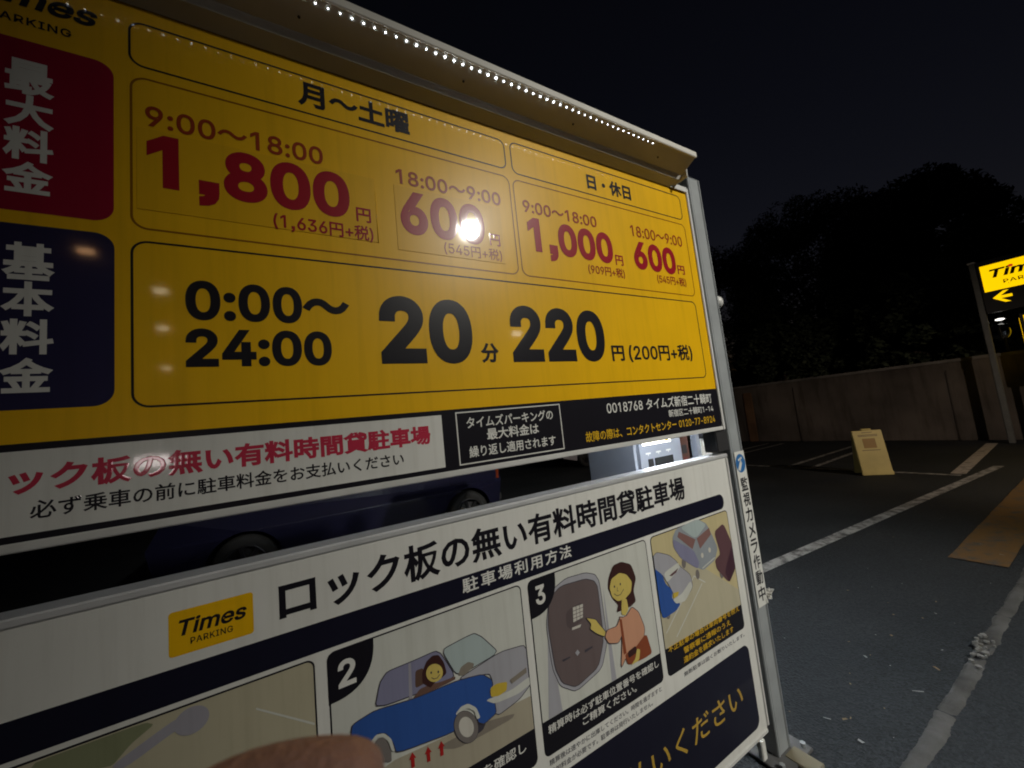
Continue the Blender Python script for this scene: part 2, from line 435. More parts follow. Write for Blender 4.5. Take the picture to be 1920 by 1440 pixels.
OX, OZ = 0.55, 1.5        # sign-plane origin inside the board things
STEP = 0.00045            # film thickness: each printed layer lies this much in front of the last


def S(x, z, lay):
    return (x - OX, -lay * STEP, z + OZ)


class Sign(MB):
    """Flat print laid out on the upright sign plane (x along it, z above eye level)."""

    def text(self, s, xl, xr, zb, zt, m, lay, w=0.02, shear=0.0, track=0.0):
        vs, fs = text_geo(s, w, shear, track)
        x0, x1 = min(q[0] for q in vs), max(q[0] for q in vs)
        y0, y1 = min(q[1] for q in vs), max(q[1] for q in vs)
        kx, ky = (xr - xl) / (x1 - x0), (zt - zb) / (y1 - y0)
        out = []
        for x, y, t in vs:
            a = S(xl + (x - x0) * kx, zb + (y - y0) * ky, lay)
            out.append((a[0], a[1] - max(0.0, t) * 0.00003, a[2]))
        self.add(out, fs, m)

    def poly(self, pts, m, lay):
        tri = geometry.tessellate_polygon([[Vector((x, z, 0)) for x, z in pts]])
        fs = []
        for t in tri:
            a, b, c = (pts[i] for i in t)
            n = (b[0] - a[0]) * (c[1] - a[1]) - (b[1] - a[1]) * (c[0] - a[0])
            fs.append(list(t) if n > 0 else list(t)[::-1])
        self.add([S(x, z, lay) for x, z in pts], fs, m)

    def rr(self, x0, x1, z0, z1, r, m, lay, corners=(1, 1, 1, 1)):
        self.poly(rr_pts(x0, x1, z0, z1, r, corners), m, lay)

    def ring(self, x0, x1, z0, z1, r, t, m, lay, corners=(1, 1, 1, 1)):
        a = rr_pts(x0, x1, z0, z1, r, corners)
        b = rr_pts(x0 + t, x1 - t, z0 + t, z1 - t, max(r - t, 0.0005), corners)
        n = len(a)
        self.add([S(*q, lay) for q in a + b], [[i, (i + 1) % n, n + (i + 1) % n, n + i] for i in range(n)], m)

    def line(self, pts, t, m, lay, closed=True):
        """An outline of width t along a list of points."""
        n = len(pts)
        for i in range(n if closed else n - 1):
            a, b = Vector(pts[i]), Vector(pts[(i + 1) % n])
            d = b - a
            if d.length < 1e-6:
                continue
            d.normalize()
            s = Vector((-d.y, d.x)) * t / 2
            e = d * t * 0.4
            q = [a - e - s, b + e - s, b + e + s, a - e + s]
            self.add([S(v.x, v.y, lay + 0.012 * (i % 7)) for v in q], [[0, 1, 2, 3]], m)

    def ell(self, cx, cz, rx, rz, m, lay, n=28, tilt=0.0):
        self.poly([(cx + rx * math.cos(2 * math.pi * i / n), cz + rz * math.sin(2 * math.pi * i / n) + tilt * rx * math.cos(2 * math.pi * i / n)) for i in range(n)], m, lay)


def rr_pts(x0, x1, z0, z1, r, corners=(1, 1, 1, 1), n=7):
    """Rounded rectangle, counter-clockwise from the lower left corner; corners: LL, LR, UR, UL."""
    out = []
    for k, (cx, cz, a0) in enumerate(((x0, z0, 180), (x1, z0, 270), (x1, z1, 0), (x0, z1, 90))):
        q = r if corners[k] else 0.0004
        ox = cx + (q if k in (0, 3) else -q)
        oz = cz + (q if k in (0, 1) else -q)
        for i in range(n + 1):
            a = R(a0 + 90 * i / n)
            out.append((ox + q * math.cos(a), oz + q * math.sin(a)))
    return out


# ================================================================== GROUND AND ROAD
def sheet(name, pts, z, m, th=0.0):
    b = MB()
    n = len(pts)
    tri = geometry.tessellate_polygon([[Vector((x, y, 0)) for x, y in pts]])
    fs = []
    for t in tri:
        a, c, d = (pts[i] for i in t)
        k = (c[0] - a[0]) * (d[1] - a[1]) - (c[1] - a[1]) * (d[0] - a[0])
        fs.append(list(t) if k > 0 else list(t)[::-1])
    b.add([(x, y, z) for x, y in pts], fs, m)
    if th:
        b.add([(x, y, z) for x, y in pts] + [(x, y, z - th) for x, y in pts], [[i, n + i, n + (i + 1) % n, (i + 1) % n] for i in range(n)], m)
    return tag(b.build(name), kind='structure')


sheet('ground', [(-300, -300), (400, -300), (400, 300), (-300, 300)], -0.004, ASPH)
PAINT = worn_paint('worn white road paint', (0.34, 0.34, 0.33), 0.52)
PAINT2 = worn_paint('worn pale road paint', (0.40, 0.36, 0.32), 0.46)
OCHRE = worn_paint('worn ochre road paint', (0.15, 0.080, 0.026), 0.48)


def stripe(b, p, q, w, z=0.002, m=PAINT):
    p, q = Vector(p), Vector(q)
    d = (q - p).normalized()
    s = Vector((-d.y, d.x)) * w / 2
    n = 24
    top, bot = [], []
    for i in range(n + 1):
        c = p.lerp(q, i / n)
        j = 0.08 * w
        top.append(c + s * (1 + random.uniform(-j, j)))
        bot.append(c - s * (1 + random.uniform(-j, j)))
    b.add([(*v, z) for v in bot + top], [[i, i + 1, n + 2 + i, n + 1 + i] for i in range(n)], m)


b = MB()
stripe(b, (1.5, 2.12), (9.6, 1.50), 0.11)
tag(b.build('lane_marking'), kind='structure')
b = MB()
stripe(b, (8.60, 1.72), (8.60, 7.6), 0.10)
stripe(b, (8.66, 4.05), (12.6, 4.10), 0.09, 0.0055)
stripe(b, (8.66, 3.64), (12.6, 3.76), 0.09, 0.0055)
stripe(b, (8.66, 5.90), (12.6, 5.92), 0.09, 0.0055)
stripe(b, (8.66, 6.30), (12.6, 6.34), 0.09, 0.0055)
stripe(b, (8.70, 1.77), (12.6, 1.99), 0.16, 0.0055, PAINT2)
tag(b.build('bay_marking'), kind='structure')
b = MB()
stripe(b, (4.66, 0.95), (9.0, 1.00), 0.31, 0.004, OCHRE)
tag(b.build('ochre_marking'), kind='structure')

# rough concrete edging along the street side of the lot
b = MB()
nx, ny = 900, 9
vs, fs = [], []
for i in range(nx + 1):
    x = 0.2 + 13.0 * i / nx
    for k in range(ny + 1):
        t = k / ny
        n = mnoise.noise(Vector((x * 5, t * 1.3, 0))) + 0.6 * mnoise.noise(Vector((x * 19, t * 4, 3))) + 0.35 * mnoise.noise(Vector((x * 47, t * 9, 8)))
        edge = min(t, 1 - t)
        joint = 0.010 if (x % 0.62) < 0.016 else 0.0
        z = -0.009 + 0.011 * min(1, edge * 4) + 0.007 * n - joint
        vs.append((x, 0.655 + 0.080 * t + (0.005 * mnoise.noise(Vector((x * 14, 5, t))) if edge < 0.01 else 0), z))
for i in range(nx):
    for k in range(ny):
        a = i * (ny + 1) + k
        fs.append([a, a + ny + 1, a + ny + 2, a + 1])
b.add(vs, fs, KERBC, True)
tag(b.build('kerb'), kind='structure')
b = MB()
for k in range(26):                       # mortar flaked off one kerb joint
    cx, cy, s = random.gauss(3.18, 0.09), 0.695 + random.uniform(-0.034, 0.034), random.uniform(0.006, 0.016)
    q = [(cx + s * random.uniform(0.7, 1.3) * math.cos(a), cy + s * random.uniform(0.6, 1.1) * math.sin(a)) for a in (0.2, 1.3, 2.3, 3.4, 4.4, 5.5)]
    z = 0.012 + 0.0006 * k
    n = len(q)
    b.add([(x, y, z) for x, y in q] + [(x, y, z - 0.010) for x, y in q], [list(range(n))] + [[i, n + i, n + (i + 1) % n, (i + 1) % n] for i in range(n)], mat('pale mortar', (0.15, 0.148, 0.14), rough=0.95, var=0.2))
tag(b.build('kerb_rubble'), kind='stuff')

# grit, leaf scraps and litter on the asphalt
b = MB()
LIT = [mat('litter paper', (0.26, 0.26, 0.25), rough=0.9), mat('dry leaf', (0.22, 0.15, 0.08), rough=0.9), mat('grit', (0.30, 0.30, 0.29), rough=0.9)]
for k in range(44):
    x = 1.9 + abs(random.gauss(0, 1.6))
    y = random.uniform(0.78, 1.75)
    s = random.choice((0.002, 0.003, 0.003, 0.004, 0.006))
    m = random.choice((0, 1, 1, 2, 2, 2))
    a = random.uniform(0, 6.28)
    ca, sa = math.cos(a), math.sin(a)
    el = random.uniform(1, 3.2) if m < 2 else 1.2
    pts = [(-s * el, -s), (s * el, -s * 0.6), (s * el * 0.8, s), (-s * el * 0.7, s * 0.8)]
    z0 = 0.003
    b.add([(x + u * ca - v * sa, y + u * sa + v * ca, z0 + random.uniform(0.001, 0.5 * s)) for u, v in pts], [[0, 1, 2, 3]], LIT[m])
for x, y, a, L in ((2.55, 0.80, 2.3, 0.022), (2.05, 0.98, 2.0, 0.014)):
    ca, sa = math.cos(a), math.sin(a)
    b.add([(x + u * ca - v * sa, y + u * sa + v * ca, 0.006) for u, v in ((-L, -0.003), (L, -0.002), (L, 0.002), (-L, 0.003))], [[0, 1, 2, 3]], LIT[0])
tag(b.build('litter'), kind='stuff')

# ================================================================== TARIFF BOARD (upper, yellow)
tb = thing('tariff_board', (OX, 1.0, 0), 'big yellow tariff board with red and navy labels under a lit canopy', 'sign board')
b = Sign()
b.box(-0.545 - OX, 1.632 - OX, 0.0, 0.03, -0.117 + OZ, 0.985 + OZ, YEL)
b.build('panel', tb)
b = Sign()
b.box(1.632 - OX, 1.648 - OX, -0.006, 0.034, -0.133 + OZ, 1.0 + OZ, FRAME, 0.002)
b.box(-0.561 - OX, -0.545 - OX, -0.006, 0.034, -0.133 + OZ, 1.0 + OZ, FRAME, 0.002)
b.box(-0.545 - OX, 1.632 - OX, -0.006, 0.034, -0.133 + OZ, -0.117 + OZ, FRAME, 0.002)
b.box(-0.545 - OX, 1.632 - OX, -0.006, 0.034, 0.985 + OZ, 1.0 + OZ, FRAME, 0.002)
b.build('frame', tb)

b = Sign()
b.text('Times', -0.497, -0.320, 0.897, 0.944, BLK, 2, w=0.035, shear=0.22)
b.text('PARKING', -0.466, -0.354, 0.859, 0.876, BLK, 2, w=0.02, track=0.08)
b.build('logo', tb)

b = Sign()
b.rr(-0.53, -0.296, 0.477, 0.826, 0.03, RED, 1)
for ch, zb, zt in (('最', 0.712, 0.784), ('大', 0.645, 0.712), ('料', 0.578, 0.644), ('金', 0.513, 0.576)):
    b.text(ch, -0.443, -0.379, zb, zt, WHT, 2, w=0.034)
tag(b.build('row_label', tb), 'crimson row label with white characters')
b = Sign()
b.rr(-0.53, -0.295, 0.109, 0.452, 0.03, NAV, 1)
for ch, zb, zt in (('基', 0.346, 0.417), ('本', 0.278, 0.343), ('料', 0.208, 0.273), ('金', 0.139, 0.202)):
    b.text(ch, -0.440, -0.375, zb, zt, WHT, 2, w=0.034)
tag(b.build('row_label', tb), 'navy row label with white characters')

b = Sign()
b.ring(-0.274, 0.652, 0.838, 0.945, 0.026, 0.0042, BLK, 1)
b.text('月〜土曜', 0.042, 0.328, 0.859, 0.931, BLK, 2, w=0.034)
tag(b.build('day_header', tb), 'header cell for Monday to Saturday')
b = Sign()
b.ring(0.672, 1.583, 0.832, 0.950, 0.026, 0.0042, BLK, 1)
b.text('日・休日', 1.011, 1.250, 0.856, 0.920, BLK, 2, w=0.034)
tag(b.build('day_header', tb), 'header cell for Sundays and holidays')

b = Sign()
b.ring(-0.272, 0.657, 0.470, 0.815, 0.028, 0.0042, INK_BRN, 1)
b.text('9:00〜18:00', -0.248, 0.092, 0.704, 0.752, INK_ORG, 2, w=0.022)
b.text('1,800', -0.246, 0.150, 0.541, 0.690, INK_RED, 4, w=0.050)
b.text('円', 0.164, 0.201, 0.565, 0.605, INK_RED, 4, w=0.02)
b.text('(1,636円+税)', -0.023, 0.204, 0.510, 0.555, INK_RED, 4, w=0.020)
b.text('18:00〜9:00', 0.277, 0.614, 0.701, 0.746, INK_ORG, 2, w=0.022)
b.text('600', 0.281, 0.544, 0.552, 0.684, INK_RED, 4, w=0.050)
b.text('円', 0.558, 0.596, 0.558, 0.598, INK_RED, 4, w=0.020)
b.text('(545円+税)', 0.403, 0.597, 0.507, 0.548, INK_ORG, 4, w=0.008)
tag(b.build('fee_cell', tb), 'Monday to Saturday maximum fees in red')
b = Sign()
b.ring(0.668, 1.588, 0.470, 0.812, 0.028, 0.0042, INK_BRN, 1)
b.text('9:00〜18:00', 0.700, 1.033, 0.700, 0.744, INK_ORG, 2, w=0.022)
b.text('1,000', 0.709, 1.101, 0.536, 0.686, INK_RED, 2, w=0.050)
b.text('円', 1.109, 1.151, 0.561, 0.603, INK_RED, 2, w=0.020)
b.text('(909円+税)', 0.961, 1.150, 0.508, 0.549, INK_ORG, 2, w=0.018)
b.text('18:00〜9:00', 1.218, 1.548, 0.699, 0.747, INK_ORG, 2, w=0.018)
b.text('600', 1.217, 1.480, 0.559, 0.681, INK_RED, 2, w=0.050)
b.text('円', 1.487, 1.535, 0.566, 0.607, INK_RED, 2, w=0.020)
b.text('(545円+税)', 1.341, 1.533, 0.509, 0.551, INK_ORG, 2, w=0.018)
tag(b.build('fee_cell', tb), 'Sunday and holiday maximum fees in red')

# price stickers laid over the printed sheet
PATCH = film('yellow sticker', (0.80, 0.45, 0.008))
for x0, x1, z0, z1 in ((-0.262, 0.216, 0.514, 0.697), (0.268, 0.607, 0.502, 0.694)):
    b = Sign()
    if x0 < 0:                      # the lifted edge of the sticker catches the light
        b.cyl(S(x1, z0, 2.2), S(x1, z0 + 0.146, 2.2), 0.0014, 0.0009, PATCH, 16)
    b.box(x0 - OX, x1 - OX, -0.00125, -0.0003, z0 + OZ, z1 + OZ, PATCH, 0.0003, 1)
    b.build('price_sticker', tb)

b = Sign()
b.ring(-0.272, 1.578, 0.101, 0.446, 0.028, 0.0042, BLK, 1)
b.text('0:00〜', -0.188, 0.133, 0.282, 0.370, BLK, 2, w=0.042)
b.text('24:00', -0.189, 0.087, 0.180, 0.264, BLK, 2, w=0.045)
b.text('20', 0.203, 0.467, 0.180, 0.369, BLK, 2, w=0.052)
b.text('分', 0.490, 0.550, 0.181, 0.242, BLK, 2, w=0.034)
b.text('220', 0.600, 0.997, 0.180, 0.368, BLK, 2, w=0.052)
b.text('円', 1.024, 1.088, 0.181, 0.240, BLK, 2, w=0.028)
b.text('(200円+税)', 1.113, 1.499, 0.176, 0.248, BLK, 2, w=0.022)
tag(b.build('base_fee_cell', tb), 'black base fee, 20 minutes for 220 yen')

b = Sign()
b.rr(-0.545, 1.632, -0.117, 0.050, 0.001, BLK, 1)
b.ring(0.391, 0.757, -0.107, 0.041, 0.001, 0.0035, WHT, 2)
b.text('タイムズパーキングの', 0.422, 0.725, -0.008, 0.025, WHT, 2, w=0.016)
b.text('最大料金は', 0.483, 0.665, -0.047, -0.013, WHT, 2, w=0.02)
b.text('繰り返し適用されます', 0.423, 0.725, -0.091, -0.058, WHT, 2, w=0.016)
b.text('0018768 タイムズ新宿二十騎町', 0.963, 1.586, -0.011, 0.033, WHT, 2, w=0.014)
b.text('新宿区二十騎町1-14', 1.290, 1.587, -0.049, -0.020, WHT, 2, w=0.01)
b.text('故障の際は、コンタクトセンター 0120-77-8924', 0.851, 1.588, -0.098, -0.062, INK_YEL, 2, w=0.014)
b.build('notice_strip', tb)
b = Sign()
b.rr(-0.545, 0.350, -0.105, 0.037, 0.001, WHT, 2)
b.text('ロック板の無い有料時間貸駐車場', -0.480, 0.315, -0.038, 0.013, INK_PNK, 3, w=0.036)
b.text('必ず乗車の前に駐車料金をお支払いください', -0.400, 0.240, -0.082, -0.050, BLK, 3, w=0.016)
b.build('payment_notice', tb)

# canopy with its row of lamps
def sweep(b, prof, x0, x1, m):
    n = len(prof)
    b.add([(x0, y, z) for y, z in prof] + [(x1, y, z) for y, z in prof],
          [[i, (i + 1) % n, n + (i + 1) % n, n + i] for i in range(n)] + [list(range(n))[::-1], [n + i for i in range(n)]], m)


b = MB()
prof = [(-0.002, 0.979), (-0.040, 0.996), (-0.052, 1.012), (-0.122, 1.046), (-0.128, 1.043), (-0.1305, 1.046), (-0.1305, 1.066), (-0.06, 1.085), (0.03, 1.085), (0.03, 1.004), (-0.002, 1.004)]
sweep(b, [(y, z + OZ) for y, z in prof], -0.60 - OX, 1.545 - OX, UNDER)
can = b.build('canopy', tb)
for x in (0.05, 0.48, 0.90, 1.35):
    b = MB()
    b.cyl((x - OX, -0.080, 1.0243 + OZ), (x - OX, -0.082, 1.0213 + OZ), 0.0035, 0.003, DARKM, 10)
    b.build('rivet', can)
b = MB()
b.box(1.515 - OX, 1.632 - OX, -0.010, -0.006, 0.975 + OZ, 1.0 + OZ, FRAME, 0.001)
b.box(1.545 - OX, 1.553 - OX, -0.075, 0.0, 0.992 + OZ, 1.04 + OZ, FRAME, 0.002)
b.cyl((1.557 - OX, -0.04, 1.012 + OZ), (1.563 - OX, -0.04, 1.012 + OZ), 0.007, 0.006, ALU, 12)
b.build('canopy_bracket', tb)
b = MB()
b.add([(-0.58 - OX, -0.1215, 1.0447 + OZ), (1.31 - OX, -0.1215, 1.0447 + OZ), (1.31 - OX, -0.109, 1.0387 + OZ), (-0.58 - OX, -0.109, 1.0387 + OZ)], [[3, 2, 1, 0]], WHT)
strip = b.build('led_strip', can)
b = MB()
b.ball((0, 0, 0), 0.0017, LEDW, 1.15, 1, 0.7, 6)
led0 = None
k = 0
xx = -0.568
while xx < 1.30:
    if led0 is None:
        led0 = b.build('led_lamp', can)
        o = led0
    else:
        o = led0.copy()
        COL.objects.link(o)
        o.parent = can
    o.location = (xx - OX, -0.1150, 1.0405 + OZ)
    q = (0.55 + 0.6 * math.exp(-((xx - 0.6) / 0.35) ** 2)) * random.uniform(0.8, 1.2)
    o.scale = (q, q, q)
    xx += 0.0272

# ================================================================== GUIDE BOARD (lower, white)
gb = thing('guide_board', (OX, 1.0, 0), 'white instruction board with navy bands and cartoon steps below the yellow board', 'sign board')
b = Sign()
b.box(-0.53 - OX, 1.617 - OX, 0.0, 0.03, -1.345 + OZ, -0.25 + OZ, WHT)
FINE = film('print fine', (0.13, 0.13, 0.14))
b.text('精算後は速やかに出庫してください。時間を過ぎますと', 0.578, 1.050, -0.967, -0.951, FINE, 1, w=0.02)
b.text('追加料金が必要です。駐車券は発行いたしません。', 0.578, 1.000, -0.991, -0.975, FINE, 1, w=0.02)
b.text('無断駐車は固くお断りいたします。', 1.170, 1.560, -0.972, -0.956, FINE, 1, w=0.02)
b.text('前向きで駐車してください。', 0.06, 0.50, -0.967, -0.951, FINE, 1, w=0.02)
b.build('panel', gb)
b = Sign()
b.box(-0.545 - OX, 1.632 - OX, -0.005, 0.055, -0.253 + OZ, -0.2365 + OZ, RAIL, 0.003)
b.box(1.617 - OX, 1.632 - OX, -0.004, 0.036, -1.34 + OZ, -0.2535 + OZ, FRAME, 0.003)
b.box(-0.545 - OX, -0.53 - OX, -0.004, 0.036, -1.34 + OZ, -0.2535 + OZ, FRAME, 0.003)
b.box(-0.53 - OX, 1.617 - OX, -0.004, 0.036, -1.362 + OZ, -1.3455 + OZ, FRAME, 0.003)
b.build('frame', gb)

b = Sign()
b.text('ロック板の無い有料時間貸駐車場', -0.044, 1.319, -0.374, -0.284, BLK, 1, w=0.027)
b.build('title', gb)
b = Sign()
b.rr(-0.222, -0.089, -0.376, -0.295, 0.006, YEL, 1)
b.text('Times', -0.207, -0.100, -0.342, -0.312, BLK, 2, w=0.03, shear=0.22)
b.text('PARKING', -0.190, -0.122, -0.361, -0.349, BLK, 2, w=0.016, track=0.06)
b.build('logo_plate', gb)
b = Sign()
b.rr(-0.52, 1.560, -0.457, -0.396, 0.028, INKN, 1, (0, 1, 1, 0))
b.text('駐車場利用方法', 0.368, 0.736, -0.441, -0.402, WHT, 2, w=0.018, track=0.12)
b.build('heading_band', gb)

C = {}
for n, c in dict(beige=(0.50, 0.46, 0.33), green=(0.24, 0.26, 0.15), lilac=(0.36, 0.35, 0.40), pale=(0.62, 0.63, 0.58), road=(0.42, 0.38, 0.29), shade=(0.25, 0.22, 0.18),
                 blue=(0.035, 0.10, 0.36), glass=(0.42, 0.50, 0.50), grey=(0.40, 0.40, 0.44), side=(0.24, 0.24, 0.36), skin=(0.66, 0.52, 0.14), hair=(0.055, 0.022, 0.020),
                 coat=(0.16, 0.09, 0.07), seat=(0.12, 0.07, 0.05), tyre=(0.20, 0.18, 0.17), hub=(0.62, 0.60, 0.54), red=(0.42, 0.02, 0.02), yell=(0.62, 0.45, 0.06),
                 taupe=(0.15, 0.115, 0.115), taupe2=(0.115, 0.088, 0.09), salmon=(0.62, 0.32, 0.20), rust=(0.27, 0.07, 0.03), line=(0.06, 0.055, 0.07), straw=(0.58, 0.50, 0.28),
                 mauve=(0.13, 0.065, 0.075), plum=(0.07, 0.03, 0.045), rose=(0.24, 0.13, 0.12), steel=(0.30, 0.33, 0.36), fine=(0.26, 0.26, 0.26)).items():
    C[n] = film('print ' + n, c)
